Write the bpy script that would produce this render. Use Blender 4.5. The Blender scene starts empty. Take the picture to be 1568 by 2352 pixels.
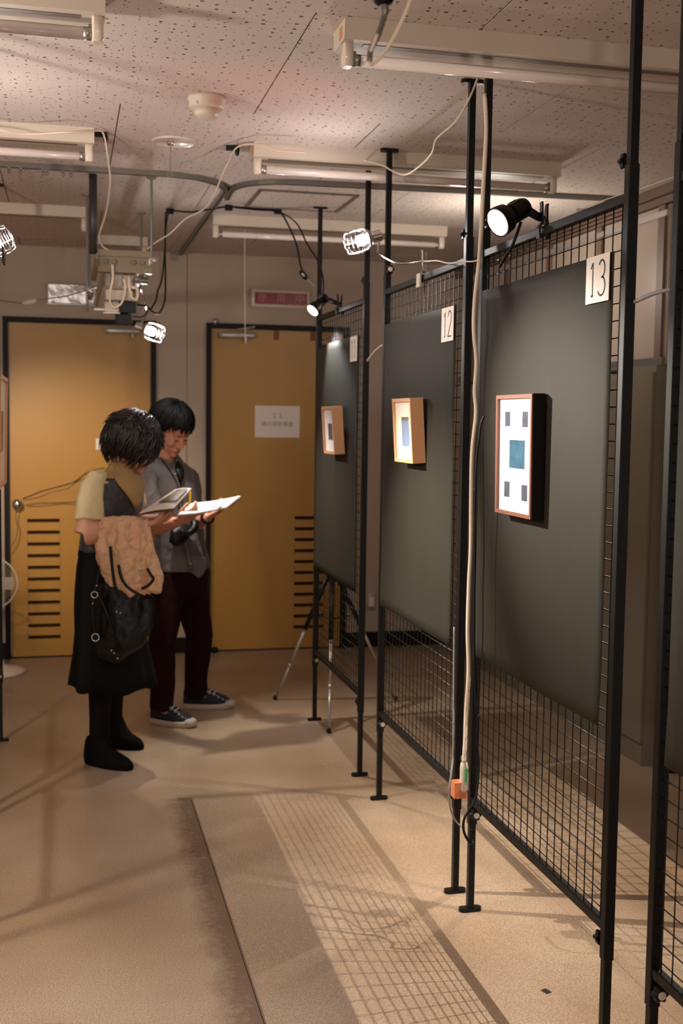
import bpy, bmesh, math, random
from mathutils import Vector, Matrix, noise
random.seed(7)
S = bpy.context.scene
COL = S.collection
PI = math.pi

# ------------------------------------------------------------------ camera
IW, IH = 1568, 2352
FPX, PITCH, YAW, ROLL, CH = 2642.2, .0792, .2349, .0134, 1.507
_f = Vector((math.sin(YAW)*math.cos(PITCH), math.cos(YAW)*math.cos(PITCH), -math.sin(PITCH)))
_r0 = Vector((math.cos(YAW), -math.sin(YAW), 0)); _u0 = _r0.cross(_f)
_r = _r0*math.cos(ROLL) + _u0*math.sin(ROLL); _u = _u0*math.cos(ROLL) - _r0*math.sin(ROLL)
CAMP = Vector((0, 0, CH))
cd = bpy.data.cameras.new('camera'); cam = bpy.data.objects.new('camera', cd); COL.objects.link(cam)
cd.sensor_fit = 'VERTICAL'; cd.sensor_height = 36; cd.sensor_width = 24; cd.lens = FPX/IH*36
cd.clip_start = .05; cd.clip_end = 60
cd.dof.use_dof = True; cd.dof.focus_distance = 2.9; cd.dof.aperture_fstop = 4.5
cam.matrix_world = Matrix(((_r.x, _u.x, -_f.x, 0), (_r.y, _u.y, -_f.y, 0), (_r.z, _u.z, -_f.z, CH), (0, 0, 0, 1)))
S.camera = cam
# ------------------------------------------------------------------ world, lights, exposure
S.view_settings.view_transform = 'Standard'; S.view_settings.look = 'None'
S.view_settings.exposure = 0.5; S.view_settings.gamma = 1
S.view_settings.use_curve_mapping = False
w = bpy.data.worlds.new('world'); S.world = w; w.use_nodes = True
w.node_tree.nodes['Background'].inputs[0].default_value = (1.0, .86, .77, 1)
w.node_tree.nodes['Background'].inputs[1].default_value = .40

def light(name, kind, loc, energy, col, radius=.05, target=None, spot=None, blend=.5):
    l = bpy.data.lights.new(name, kind); l.energy = energy; l.color = col
    o = bpy.data.objects.new(name, l); COL.objects.link(o); o.location = loc
    if kind in ('POINT', 'SPOT'): l.shadow_soft_size = radius
    if kind == 'SPOT': l.spot_size = spot; l.spot_blend = blend
    if kind == 'AREA': l.shape = 'DISK'; l.size = radius
    if target is not None:
        o.rotation_euler = (Vector(target)-Vector(loc)).to_track_quat('-Z', 'Y').to_euler()
    return o
WARM = (1, .91, .80); COOL = (.95, .97, 1.0); TUNG = (1, .80, .58)
# unseen lights without bodies: lamps of other booths, plus added fill where marked
light('booth_lamp_left', 'POINT', (-1.35, 2.7, 1.98), 70, WARM, .08)
light('rear_fill_light', 'POINT', (.2, -.7, 2.15), 38, WARM, .12)  # added fill from behind the camera, stands for no particular lamp
light('booth_lamp_right', 'SPOT', (1.90, 2.77, 2.02), 140, (1, .93, .84), .007, (.85, 2.62, 0), 1.02, 1)
light('booth_lamp_right_far', 'SPOT', (1.90, 3.95, 2.02), 80, (1, .93, .84), .007, (.82, 3.85, 0), .9, 1)
light('booth_lamp_left_row', 'SPOT', (-.36, 5.08, 2.03), 150, WARM, .010, (1.2, 3.75, 1.25), .75, 1)
light('booth_lamp_far_left', 'SPOT', (-.62, 5.35, 1.98), 100, TUNG, .03, (.02, 7.36, 1.06), .80, 1)
light('far_right_fill_light', 'POINT', (1.95, 5.2, 2.2), 8, WARM, .06)  # added fill to brighten the cupboard panels on the right
light('red_ceiling_glow', 'SPOT', (1.0, 3.3, 1.9), 4, (1, .12, .08), .05, (.45, 3.9, 2.54), 1.3, 1)  # added to tint the ceiling red, its true source is unseen

# ------------------------------------------------------------------ helpers
def at(px, py, D):
    """point seen at pixel (px,py) of the 1568x2352 frame, D metres ahead of the camera"""
    return CAMP + (_f + _r*((px-784)/FPX) - _u*((py-1176)/FPX))*D
def gnd(px, py, z=0.):
    d = _f + _r*((px-784)/FPX) - _u*((py-1176)/FPX)
    return CAMP + d*((z-CH)/d.z)
def lin(c):
    c = c/255.
    return c/12.92 if c <= .04045 else ((c+.055)/1.055)**2.4
def rgb(*c): return (lin(c[0]), lin(c[1]), lin(c[2]), 1)

def tag(o, label=None, cat=None, group=None, kind=None):
    if label: o['label'] = label
    if cat: o['category'] = cat
    if group: o['group'] = group
    if kind: o['kind'] = kind
    return o
def thing(name, label, cat, loc=(0, 0, 0), group=None):
    o = bpy.data.objects.new(name, None); COL.objects.link(o); o.location = loc; o.empty_display_size = .05
    return tag(o, label, cat, group)

class MB:
    def __init__(s): s.v = []; s.f = []; s.m = []
    def add(s, vs, fs, m=0):
        b = len(s.v); s.v += [tuple(x) for x in vs]; s.f += [tuple(i+b for i in f) for f in fs]; s.m += [m]*len(fs); return s
    def box(s, lo, hi, m=0, bev=0.):
        x0, y0, z0 = lo; x1, y1, z1 = hi
        if x0 > x1: x0, x1 = x1, x0
        if y0 > y1: y0, y1 = y1, y0
        if z0 > z1: z0, z1 = z1, z0
        if bev > 0:
            b = min(bev, (x1-x0)*.45, (y1-y0)*.45, (z1-z0)*.45)
            def ring(z, i): return [(x0+i+b*0, y0+i+b, z), (x0+i+b, y0+i, z), (x1-i-b, y0+i, z), (x1-i, y0+i+b, z), (x1-i, y1-i-b, z), (x1-i-b, y1-i, z), (x0+i+b, y1-i, z), (x0+i, y1-i-b, z)]
            rs = [ring(z0, b*.7), ring(z0+b, 0), ring(z1-b, 0), ring(z1, b*.7)]
            return s.rings(rs, m, True, True)
        vs = [(x0, y0, z0), (x1, y0, z0), (x1, y1, z0), (x0, y1, z0), (x0, y0, z1), (x1, y0, z1), (x1, y1, z1), (x0, y1, z1)]
        return s.add(vs, [(0, 3, 2, 1), (4, 5, 6, 7), (0, 1, 5, 4), (1, 2, 6, 5), (2, 3, 7, 6), (3, 0, 4, 7)], m)
    def obox(s, c, ax, ay, az, m=0):
        c = Vector(c); ax, ay, az = Vector(ax), Vector(ay), Vector(az)
        vs = [c+ax*i+ay*j+az*k for k in (-1, 1) for i, j in ((-1, -1), (1, -1), (1, 1), (-1, 1))]
        return s.add(vs, [(0, 3, 2, 1), (4, 5, 6, 7), (0, 1, 5, 4), (1, 2, 6, 5), (2, 3, 7, 6), (3, 0, 4, 7)], m)
    def rings(s, rs, m=0, cap0=True, cap1=True):
        n = len(rs[0]); vs = [p for r in rs for p in r]; fs = []
        for k in range(len(rs)-1):
            for i in range(n):
                j = (i+1) % n; fs.append((k*n+i, k*n+j, (k+1)*n+j, (k+1)*n+i))
        if cap0: fs.append(tuple(range(n-1, -1, -1)))
        if cap1: fs.append(tuple((len(rs)-1)*n+i for i in range(n)))
        return s.add(vs, fs, m)
    def tube(s, pts, r, n=8, m=0, flat=1., closed=False):
        P = [Vector(p) for p in pts]; K = len(P)
        R = r if isinstance(r, (list, tuple)) else [r]*K
        T = []
        for i in range(K):
            a = P[(i-1) % K] if (closed or i > 0) else P[i]; b = P[(i+1) % K] if (closed or i < K-1) else P[i]
            d = b-a; T.append(d.normalized() if d.length > 1e-9 else Vector((0, 0, 1)))
        N = T[0].cross(Vector((0, 0, 1)))
        if N.length < .05: N = T[0].cross(Vector((1, 0, 0)))
        N.normalize(); rs = []
        for i in range(K):
            N = (N-T[i]*N.dot(T[i])); N.normalize(); B = T[i].cross(N)
            rs.append([P[i]+(N*math.cos(2*PI*k/n)+B*(math.sin(2*PI*k/n)*flat))*R[i] for k in range(n)])
        if closed: rs.append(rs[0]); return s.rings(rs, m, False, False)
        return s.rings(rs, m)
    def cyl(s, a, b, r, n=16, m=0): return s.tube([a, b], r, n, m)
    def lathe(s, prof, o, ax=(0, 0, 1), n=24, m=0):
        ax = Vector(ax).normalized(); o = Vector(o)
        N = ax.cross(Vector((0, 0, 1)));
        if N.length < .05: N = Vector((1, 0, 0))
        N.normalize(); B = ax.cross(N)
        rs = [[o+ax*h+(N*math.cos(2*PI*k/n)+B*math.sin(2*PI*k/n))*max(r, 1e-4) for k in range(n)] for r, h in prof]
        return s.rings(rs, m, True, True)
    def ell(s, c, r, A=None, n=16, k=10, m=0):
        c = Vector(c); A = A or Matrix.Identity(3); rs = []
        for j in range(1, k):
            t = PI*j/k
            rs.append([c+A@Vector((r[0]*math.sin(t)*math.cos(2*PI*i/n), r[1]*math.sin(t)*math.sin(2*PI*i/n), -r[2]*math.cos(t))) for i in range(n)])
        b = len(s.v); s.rings(rs, m, False, False)
        p0 = c+A@Vector((0, 0, -r[2])); p1 = c+A@Vector((0, 0, r[2])); e = len(s.v)
        s.v += [tuple(p0), tuple(p1)]
        for i in range(n):
            j = (i+1) % n; s.f.append((e, b+j, b+i)); s.f.append((e+1, b+(k-2)*n+i, b+(k-2)*n+j)); s.m += [m, m]
        return s
    def loft(s, secs, A, B, n=20, m=0, wob=None):
        """secs: (centre, ra, rb)"""
        A = Vector(A); B = Vector(B); rs = []
        for q, (c, ra, rb) in enumerate(secs):
            r = []
            for k in range(n):
                t = 2*PI*k/n; g = 1+(wob(q, t) if wob else 0)
                r.append(Vector(c)+A*(ra*math.cos(t)*g)+B*(rb*math.sin(t)*g))
            rs.append(r)
        return s.rings(rs, m)
    def mesh(s, name, mats, smooth=False):
        me = bpy.data.meshes.new(name); me.from_pydata(s.v, [], s.f)
        for mm in (mats if isinstance(mats, (list, tuple)) else [mats]): me.materials.append(mm)
        for p, i in zip(me.polygons, s.m): p.material_index = i
        bm = bmesh.new(); bm.from_mesh(me); bmesh.ops.recalc_face_normals(bm, faces=bm.faces); bm.to_mesh(me); bm.free()
        if smooth: me.shade_smooth() if hasattr(me, 'shade_smooth') else [setattr(p, 'use_smooth', True) for p in me.polygons]
        return me
    def build(s, name, mats, parent=None, smooth=False, kind=None):
        me = s.mesh(name, mats, smooth)
        o = bpy.data.objects.new(name, me); COL.objects.link(o)
        if smooth == 'auto':
            pass
        if parent is not None:
            o.parent = parent; o.matrix_parent_inverse = wm(parent).inverted()
        if kind: o['kind'] = kind
        return o
def wm(o):
    m = Matrix.LocRotScale(o.location, o.rotation_euler, o.scale)
    return (wm(o.parent) @ o.matrix_parent_inverse @ m) if o.parent else m
def sharp(o, ang=40):
    me = o.data
    for p in me.polygons: p.use_smooth = True
    bm = bmesh.new(); bm.from_mesh(me)
    for e in bm.edges:
        if len(e.link_faces) == 2 and e.calc_face_angle(0) > math.radians(ang): e.smooth = False
    bm.to_mesh(me); bm.free(); return o
def spline(pts, sub=6):
    P = [Vector(p) for p in pts]; out = []
    for i in range(len(P)-1):
        p0 = P[max(i-1, 0)]; p1 = P[i]; p2 = P[i+1]; p3 = P[min(i+2, len(P)-1)]
        for k in range(sub):
            t = k/sub
            out.append(.5*((2*p1)+(p2-p0)*t+(2*p0-5*p1+4*p2-p3)*t*t+(3*p1-p0-3*p2+p3)*t**3))
    out.append(P[-1]); return out
def remesh(mb, name, mats, parent, voxel, smooth=4, disp=0., dscale=30., seed=0., fac=.5, kind=None, ridge=False):
    """one continuous skin around everything in mb"""
    o = mb.build(name, mats, parent, True)
    md = o.modifiers.new('r', 'REMESH'); md.mode = 'VOXEL'; md.voxel_size = voxel; md.use_smooth_shade = True
    if smooth:
        ms = o.modifiers.new('s', 'SMOOTH'); ms.factor = fac; ms.iterations = smooth
    dg = bpy.context.evaluated_depsgraph_get(); me = bpy.data.meshes.new_from_object(o.evaluated_get(dg), depsgraph=dg)
    o.modifiers.clear(); old = o.data; o.data = me; me.name = name; bpy.data.meshes.remove(old)
    me.materials.clear()
    for mm in (mats if isinstance(mats, (list, tuple)) else [mats]): me.materials.append(mm)
    for p in me.polygons: p.use_smooth = True; p.material_index = 0
    if disp:
        ns = [v.normal.copy() for v in me.vertices]
        for v, nn in zip(me.vertices, ns):
            c = v.co; q = Vector((c.x*dscale, c.y*dscale, c.z*dscale*.55+seed))
            v.co = c+nn*((noise.noise(q)+.5*noise.noise(q*2.1)) if not ridge else (.35-abs(noise.noise(q))*1.6-.5*abs(noise.noise(q*1.9+Vector((3, 1, 2))))))*-disp*(-1 if ridge is False else -1)
    if kind: o['kind'] = kind
    return o
def text_obj(name, s, size, mat, parent, org, right, up, extrude=.0004, align='CENTER', sx=1.):
    cu = bpy.data.curves.new(name, 'FONT'); cu.body = s; cu.size = size; cu.extrude = extrude; cu.align_x = align; cu.align_y = 'CENTER'
    t = bpy.data.objects.new(name, cu); COL.objects.link(t)
    dg = bpy.context.evaluated_depsgraph_get(); me = bpy.data.meshes.new_from_object(t.evaluated_get(dg))
    bpy.data.objects.remove(t)
    me.materials.clear(); me.materials.append(mat)
    o = bpy.data.objects.new(name, me); COL.objects.link(o)
    r = Vector(right).normalized(); u = Vector(up).normalized(); n = r.cross(u)
    M = Matrix(((r.x*sx, u.x, n.x, org[0]), (r.y*sx, u.y, n.y, org[1]), (r.z*sx, u.z, n.z, org[2]), (0, 0, 0, 1)))
    me.transform(M)
    if parent is not None: o.parent = parent; o.matrix_parent_inverse = wm(parent).inverted()
    return o

# ------------------------------------------------------------------ materials
def mat(name, col, rough=.5, metal=0., spec=.5, var=0., vscale=8., bump=0., bscale=60., emis=None, estr=0., coat=0., stretch=(1, 1, 1), bdist=.01, sheen=0.):
    m = bpy.data.materials.new(name); m.use_nodes = True; nt = m.node_tree; N = nt.nodes; L = nt.links
    b = N['Principled BSDF']; b.inputs['Base Color'].default_value = col; b.inputs['Roughness'].default_value = rough
    b.inputs['Metallic'].default_value = metal; b.inputs['Specular IOR Level'].default_value = spec
    b.inputs['Coat Weight'].default_value = coat; b.inputs['Sheen Weight'].default_value = sheen
    if emis: b.inputs['Emission Color'].default_value = emis; b.inputs['Emission Strength'].default_value = estr
    if var or bump:
        tc = N.new('ShaderNodeTexCoord'); mp = N.new('ShaderNodeMapping'); mp.inputs['Scale'].default_value = stretch
        L.new(tc.outputs['Object'], mp.inputs['Vector'])
    if var:
        n1 = N.new('ShaderNodeTexNoise'); n1.inputs['Scale'].default_value = vscale; n1.inputs['Detail'].default_value = 6
        L.new(mp.outputs[0], n1.inputs['Vector'])
        mx = N.new('ShaderNodeMix'); mx.data_type = 'RGBA'
        mx.inputs[6].default_value = tuple(max(0, c*(1-var)) for c in col[:3])+(1,); mx.inputs[7].default_value = tuple(min(1, c*(1+var)) for c in col[:3])+(1,)
        L.new(n1.outputs['Fac'], mx.inputs[0]); L.new(mx.outputs[2], b.inputs['Base Color'])
    if bump:
        n2 = N.new('ShaderNodeTexNoise'); n2.inputs['Scale'].default_value = bscale; n2.inputs['Detail'].default_value = 4
        L.new(mp.outputs[0], n2.inputs['Vector']); bp = N.new('ShaderNodeBump'); bp.inputs['Strength'].default_value = bump; bp.inputs['Distance'].default_value = bdist
        L.new(n2.outputs['Fac'], bp.inputs['Height']); L.new(bp.outputs[0], b.inputs['Normal'])
    return m
def nd(m, t, **k):
    n = m.node_tree.nodes.new(t)
    for a, v in k.items(): setattr(n, a, v)
    return n
M = {}
M['wall'] = mat('wall_paint', rgb(176, 158, 142), .75, var=.05, vscale=2, bump=.15, bscale=120)
M['doorpaint'] = mat('door_yellow_paint', rgb(174, 128, 54), .42, var=.07, vscale=2.5, bump=.04, bscale=40)
M['darktrim'] = mat('dark_brown_trim', rgb(22, 15, 11), .55, spec=.2)
M['slotdark'] = mat('louver_dark', rgb(58, 38, 14), .6)
M['black'] = mat('black_painted_steel', rgb(11, 10, 9), .42, spec=.28, var=.15, vscale=20)
M['wire'] = mat('black_wire', rgb(16, 14, 13), .4, spec=.4)
M['plastic_black'] = mat('black_plastic', rgb(9, 9, 9), .4, spec=.3)
M['paper_black'] = mat('black_kraft_paper', rgb(42, 39, 32), .7, spec=.15, var=.12, vscale=14, bump=.25, bscale=160, stretch=(1, 1, .35), bdist=.002)
M['card'] = mat('white_card', rgb(238, 228, 218), .6)
M['ink'] = mat('black_ink', rgb(30, 28, 38), .7)
M['greyink'] = mat('grey_print', rgb(110, 100, 96), .8)
M['paper'] = mat('white_paper', rgb(226, 216, 208), .6)
M['lightwood'] = mat('light_maple_wood', rgb(214, 160, 118), .45, var=.10, vscale=30, stretch=(1, 1, .12))
M['darkwood'] = mat('dark_walnut_wood', rgb(118, 76, 60), .4, var=.18, vscale=30, stretch=(1, 1, .12))
M['matboard'] = mat('white_mat_board', rgb(246, 244, 246), .55, coat=.25)
M['matcream'] = mat('cream_mat_board', rgb(250, 240, 222), .35, coat=.4)
M['photo_dark'] = mat('dark_photograph', rgb(76, 78, 92), .25, var=.5, vscale=40)
M['photo_blue'] = mat('blue_photograph', rgb(60, 92, 112), .2, var=.5, vscale=25)
M['photo_blue2'] = mat('pale_blue_photograph', rgb(128, 146, 178), .2, var=.25, vscale=20)
M['photo_brown'] = mat('brown_photograph', rgb(120, 96, 64), .3, var=.3, vscale=20)
M['photo_pink'] = mat('pink_photograph', rgb(216, 130, 140), .3)
M['white_metal'] = mat('white_enamel', rgb(214, 200, 184), .28, coat=.3)
M['fixture'] = mat('fixture_enamel', rgb(196, 182, 166), .55, spec=.3)
M['tube'] = mat('fluorescent_tube', rgb(226, 212, 206), .18, coat=.6)
M['alu'] = mat('brushed_aluminium', rgb(170, 165, 158), .35, metal=.9)
M['rail'] = mat('curtain_rail_grey', rgb(124, 118, 112), .35, metal=.5)
M['silver'] = mat('silver_paint', rgb(188, 180, 176), .35, metal=.55)
M['chrome'] = mat('chrome', rgb(225, 225, 228), .08, metal=1)
M['beigemetal'] = mat('beige_metal', rgb(128, 112, 90), .5)
M['greymetal'] = mat('grey_steel', rgb(120, 118, 112), .4, metal=.6)
M['darkpole'] = mat('dark_grey_pole', rgb(62, 60, 58), .4, metal=.3)
M['whiteplastic'] = mat('white_plastic', rgb(200, 188, 172), .45)
M['cable_white'] = mat('white_cable', rgb(222, 204, 184), .5)
M['cable_black'] = mat('black_cable', rgb(12, 11, 11), .5, spec=.25)
M['cable_grey'] = mat('grey_cable', rgb(140, 136, 132), .4)
M['green'] = mat('green_label', rgb(60, 158, 92), .4)
M['orange'] = mat('orange_sticker', rgb(196, 130, 84), .5)
M['wood_block'] = mat('orange_wood_block', rgb(206, 122, 76), .55, var=.08, vscale=50)
M['red'] = mat('red_sign_face', rgb(124, 18, 30), .35)
M['redtext'] = mat('pale_red_lettering', rgb(190, 100, 112), .4)
M['locker'] = mat('locker_grey_enamel', rgb(124, 116, 102), .4, var=.03, vscale=3)
M['lockdark'] = mat('locker_gap', rgb(40, 38, 34), .6)
M['windowgrey'] = mat('frosted_panel', rgb(168, 152, 138), .35, var=.05, vscale=3)
M['woodtrim'] = mat('brown_frame_trim', rgb(108, 86, 72), .5)
M['foil'] = mat('aluminium_foil', rgb(205, 198, 198), .28, metal=.7, bump=.7, bscale=9, bdist=.02, var=.08)
M['tape'] = mat('black_tape', rgb(34, 33, 36), .5)
M['browntape'] = mat('brown_tape', rgb(128, 66, 44), .6)
M['skin_m'] = mat('skin_man', rgb(198, 136, 110), .5, var=.06, vscale=12)
M['skin_w'] = mat('skin_woman', rgb(214, 158, 130), .48, var=.05, vscale=12)
M['lips'] = mat('lips', rgb(160, 84, 74), .45)
M['hair_m'] = mat('black_hair', rgb(6, 6, 6), .6, spec=.2, var=.3, vscale=60)
M['hair_w'] = mat('dark_brown_hair', rgb(20, 11, 11), .32, spec=.7, var=.4, vscale=60)
M['shirt'] = mat('grey_checked_shirt', rgb(104, 97, 96), .85, spec=.2, var=.10, vscale=300, bump=.3, bscale=26, bdist=.02)
M['trousers'] = mat('dark_maroon_trousers', rgb(34, 8, 9), .9, spec=.15, bump=.3, bscale=18, bdist=.02)
M['vest'] = mat('charcoal_pinafore', rgb(48, 45, 48), .5, bump=.4, bscale=14, bdist=.03, sheen=.2)
M['skirt'] = mat('black_denim_skirt', rgb(17, 17, 16), .85, spec=.15, bump=.2, bscale=12, bdist=.02)
M['blouse'] = mat('cream_blouse', rgb(226, 206, 160), .7, var=.12, vscale=60, stretch=(3, 3, .2))
M['knit'] = mat('tan_turtleneck', rgb(178, 142, 96), .85, bump=.4, bscale=90)
M['tights'] = mat('dark_brown_tights', rgb(14, 7, 6), .8, spec=.15)
M['shoe_w'] = mat('black_suede_shoe', rgb(9, 7, 7), .85, spec=.15)
M['sneaker'] = mat('navy_canvas', rgb(24, 26, 38), .8)
M['rubber'] = mat('pale_rubber_sole', rgb(186, 172, 156), .6)
M['lace'] = mat('white_lace', rgb(206, 196, 196), .7)
M['leather'] = mat('black_leather_bag', rgb(10, 9, 8), .42, spec=.35, bump=.4, bscale=16, bdist=.03)
M['yellow'] = mat('yellow_strap', rgb(214, 176, 40), .6)
def coat_mat():
    m = mat('quilted_tan_fabric', rgb(232, 186, 146), .6, sheen=.3); nt = m.node_tree; L = nt.links; b = nt.nodes['Principled BSDF']
    tc = nd(m, 'ShaderNodeTexCoord'); v = nd(m, 'ShaderNodeTexVoronoi'); v.feature = 'DISTANCE_TO_EDGE'; v.inputs['Scale'].default_value = 26
    n = nd(m, 'ShaderNodeTexNoise'); n.inputs['Scale'].default_value = 40
    a = nd(m, 'ShaderNodeMath', operation='ADD'); mm = nd(m, 'ShaderNodeMath', operation='MULTIPLY'); mm.inputs[1].default_value = .3
    L.new(tc.outputs['Object'], v.inputs['Vector']); L.new(tc.outputs['Object'], n.inputs['Vector'])
    L.new(n.outputs['Fac'], mm.inputs[0]); L.new(v.outputs['Distance'], a.inputs[0]); L.new(mm.outputs[0], a.inputs[1])
    bp = nd(m, 'ShaderNodeBump'); bp.inputs['Strength'].default_value = .8; bp.inputs['Distance'].default_value = .02
    L.new(a.outputs[0], bp.inputs['Height']); L.new(bp.outputs[0], b.inputs['Normal']); return m
M['coat'] = coat_mat()
def emit(name, col, s):
    m = bpy.data.materials.new(name); m.use_nodes = True; nt = m.node_tree; nt.nodes.clear()
    e = nt.nodes.new('ShaderNodeEmission'); e.inputs[0].default_value = col; e.inputs[1].default_value = s
    o = nt.nodes.new('ShaderNodeOutputMaterial'); nt.links.new(e.outputs[0], o.inputs[0]); return m
M['glow13'] = emit('spotlamp_glass_lit', (1, .97, 1, 1), 22)
M['bulb'] = emit('bulb_lit', (1, .93, .90, 1), 330)
M['bulb_centre'] = emit('bulb_lit_centre', (1, .95, .92, 1), 330)
M['glow11'] = emit('small_lamp_glass_lit', (1, .94, .88, 1), 30)

def floor_mat():
    m = mat('terrazzo_floor', rgb(190, 158, 126), .42, spec=.45); nt = m.node_tree; L = nt.links; b = nt.nodes['Principled BSDF']
    tc = nd(m, 'ShaderNodeTexCoord'); P = tc.outputs['Object']
    def noi(s, d=3):
        n = nd(m, 'ShaderNodeTexNoise'); n.inputs['Scale'].default_value = s; n.inputs['Detail'].default_value = d; L.new(P, n.inputs['Vector']); return n.outputs['Fac']
    def ramp(x, a, b_, c0, c1):
        r = nd(m, 'ShaderNodeValToRGB'); r.color_ramp.elements[0].position = a; r.color_ramp.elements[1].position = b_
        r.color_ramp.elements[0].color = c0; r.color_ramp.elements[1].color = c1; L.new(x, r.inputs[0]); return r.outputs[0]
    def mix(f, a, b_, mode='MIX'):
        x = nd(m, 'ShaderNodeMix', data_type='RGBA', blend_type=mode)
        if isinstance(f, float): x.inputs[0].default_value = f
        else: L.new(f, x.inputs[0])
        L.new(a, x.inputs[6]); L.new(b_, x.inputs[7]); return x.outputs[2]
    def mth(op, a, b_=None):
        x = nd(m, 'ShaderNodeMath', operation=op)
        for i, q in enumerate((a, b_)):
            if q is None: continue
            if isinstance(q, (int, float)): x.inputs[i].default_value = q
            else: L.new(q, x.inputs[i])
        return x.outputs[0]
    base = ramp(noi(230, 2), .30, .72, rgb(148, 127, 107), rgb(206, 188, 168))
    big = ramp(noi(1.6, 4), .3, .75, rgb(214, 196, 176), rgb(255, 250, 244))
    c = mix(1., base, big, 'MULTIPLY')
    # dirt gathered along the left edge of the floor hatch and its corner
    sx = nd(m, 'ShaderNodeSeparateXYZ'); L.new(P, sx.inputs[0]); X, Y = sx.outputs[0], sx.outputs[1]
    d = mth('SUBTRACT', .475, X)                       # distance to the left of the seam
    wv = mth('ADD', .05, mth('MULTIPLY', noi(7, 3), .13))
    inb = mth('MULTIPLY', mth('GREATER_THAN', d, -.004), mth('SUBTRACT', 1., mth('DIVIDE', d, wv)))
    inb = mth('MINIMUM', mth('MAXIMUM', inb, 0.), 1.)
    ycut = mth('LESS_THAN', Y, 4.50)
    st = mth('MULTIPLY', mth('MULTIPLY', inb, ycut), mth('MULTIPLY', noi(45, 4), 2.0))
    st = mth('MINIMUM', mth('MAXIMUM', st, 0.), .72)
    brown = nd(m, 'ShaderNodeRGB'); brown.outputs[0].default_value = rgb(84, 58, 36)
    c = mix(st, c, brown.outputs[0])
    # a fainter line of dirt beyond the far edge
    d2 = mth('ABSOLUTE', mth('SUBTRACT', Y, 4.50)); e2 = mth('MAXIMUM', mth('SUBTRACT', 1., mth('DIVIDE', d2, .05)), 0.)
    inx = mth('MULTIPLY', mth('GREATER_THAN', X, .42), mth('LESS_THAN', X, 1.5))
    c = mix(mth('MULTIPLY', mth('MULTIPLY', e2, inx), .5), c, brown.outputs[0])
    # scuffs
    sc = ramp(noi(420, 1), .70, .74, (1, 1, 1, 1), rgb(150, 130, 110))
    c = mix(.5, c, mix(1., c, sc, 'MULTIPLY'))
    L.new(c, b.inputs['Base Color'])
    rr = mth('ADD', .20, mth('MULTIPLY', noi(3, 4), .22)); L.new(rr, b.inputs['Roughness']); return m
M['floor'] = floor_mat()
def ceil_mat():
    m = mat('perforated_gypsum_board', rgb(202, 188, 180), .8); nt = m.node_tree; L = nt.links; b = nt.nodes['Principled BSDF']
    tc = nd(m, 'ShaderNodeTexCoord'); mp = nd(m, 'ShaderNodeMapping'); mp.inputs['Scale'].default_value = (1, 1, 0)
    L.new(tc.outputs['Object'], mp.inputs[0]); tot = None
    for s, t0, off in ((23, .105, 0), (34, .085, 3.3)):
        v = nd(m, 'ShaderNodeTexVoronoi'); v.inputs['Scale'].default_value = s; v.inputs['Randomness'].default_value = .72; v.voronoi_dimensions = '2D'
        mo = nd(m, 'ShaderNodeVectorMath', operation='ADD'); mo.inputs[1].default_value = (off, off, 0); L.new(mp.outputs[0], mo.inputs[0])
        L.new(mo.outputs[0], v.inputs['Vector'])
        sp = nd(m, 'ShaderNodeSeparateColor'); L.new(v.outputs['Color'], sp.inputs[0])
        th = nd(m, 'ShaderNodeMath', operation='MULTIPLY'); L.new(sp.outputs[0], th.inputs[0]); th.inputs[1].default_value = t0*1.3
        lt = nd(m, 'ShaderNodeMath', operation='LESS_THAN'); L.new(v.outputs['Distance'], lt.inputs[0]); L.new(th.outputs[0], lt.inputs[1])
        if tot is None: tot = lt.outputs[0]
        else:
            mx_ = nd(m, 'ShaderNodeMath', operation='MAXIMUM'); L.new(tot, mx_.inputs[0]); L.new(lt.outputs[0], mx_.inputs[1]); tot = mx_.outputs[0]
    x = nd(m, 'ShaderNodeMix', data_type='RGBA'); x.inputs[6].default_value = rgb(202, 188, 180); x.inputs[7].default_value = rgb(92, 80, 68)
    L.new(tot, x.inputs[0]); L.new(x.outputs[2], b.inputs['Base Color']); return m
M['ceiling'] = ceil_mat()
M['groove'] = mat('dark_joint', rgb(70, 52, 44), .8)

# ------------------------------------------------------------------ the room
CZ = 2.546; YW = 7.368; XP = 1.206
def struct(mb, name, m, parent=None, smooth=False):
    o = mb.build(name, m, parent, smooth)
    if parent is None: o['kind'] = 'structure'
    return o
# floor with the hatch slab cut out of it (a recessed joint all round)
X0, X1, Y0, Y1 = -3.2, 6.0, -3.0, YW+.1
hx0, hx1, hy0, hy1 = .472, 1.497, 1.2, 4.475
f = MB(); g = .002
for lo, hi in (((X0, Y0, -.1), (hx0, Y1, 0)), ((hx1, Y0, -.1), (X1, Y1, 0)), ((hx0, hy1, -.1), (hx1, Y1, 0)), ((hx0, Y0, -.1), (hx1, hy0, 0)), ((hx0, hy0, -.1), (hx1, hy1, -.03))):
    f.box(lo, hi)
floor = struct(f, 'floor', M['floor'])
MB().box((hx0+g, hy0+g, -.03), (hx1-g, hy1-g, 0.0008)).build('floor_hatch', M['floor'], floor)
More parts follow.
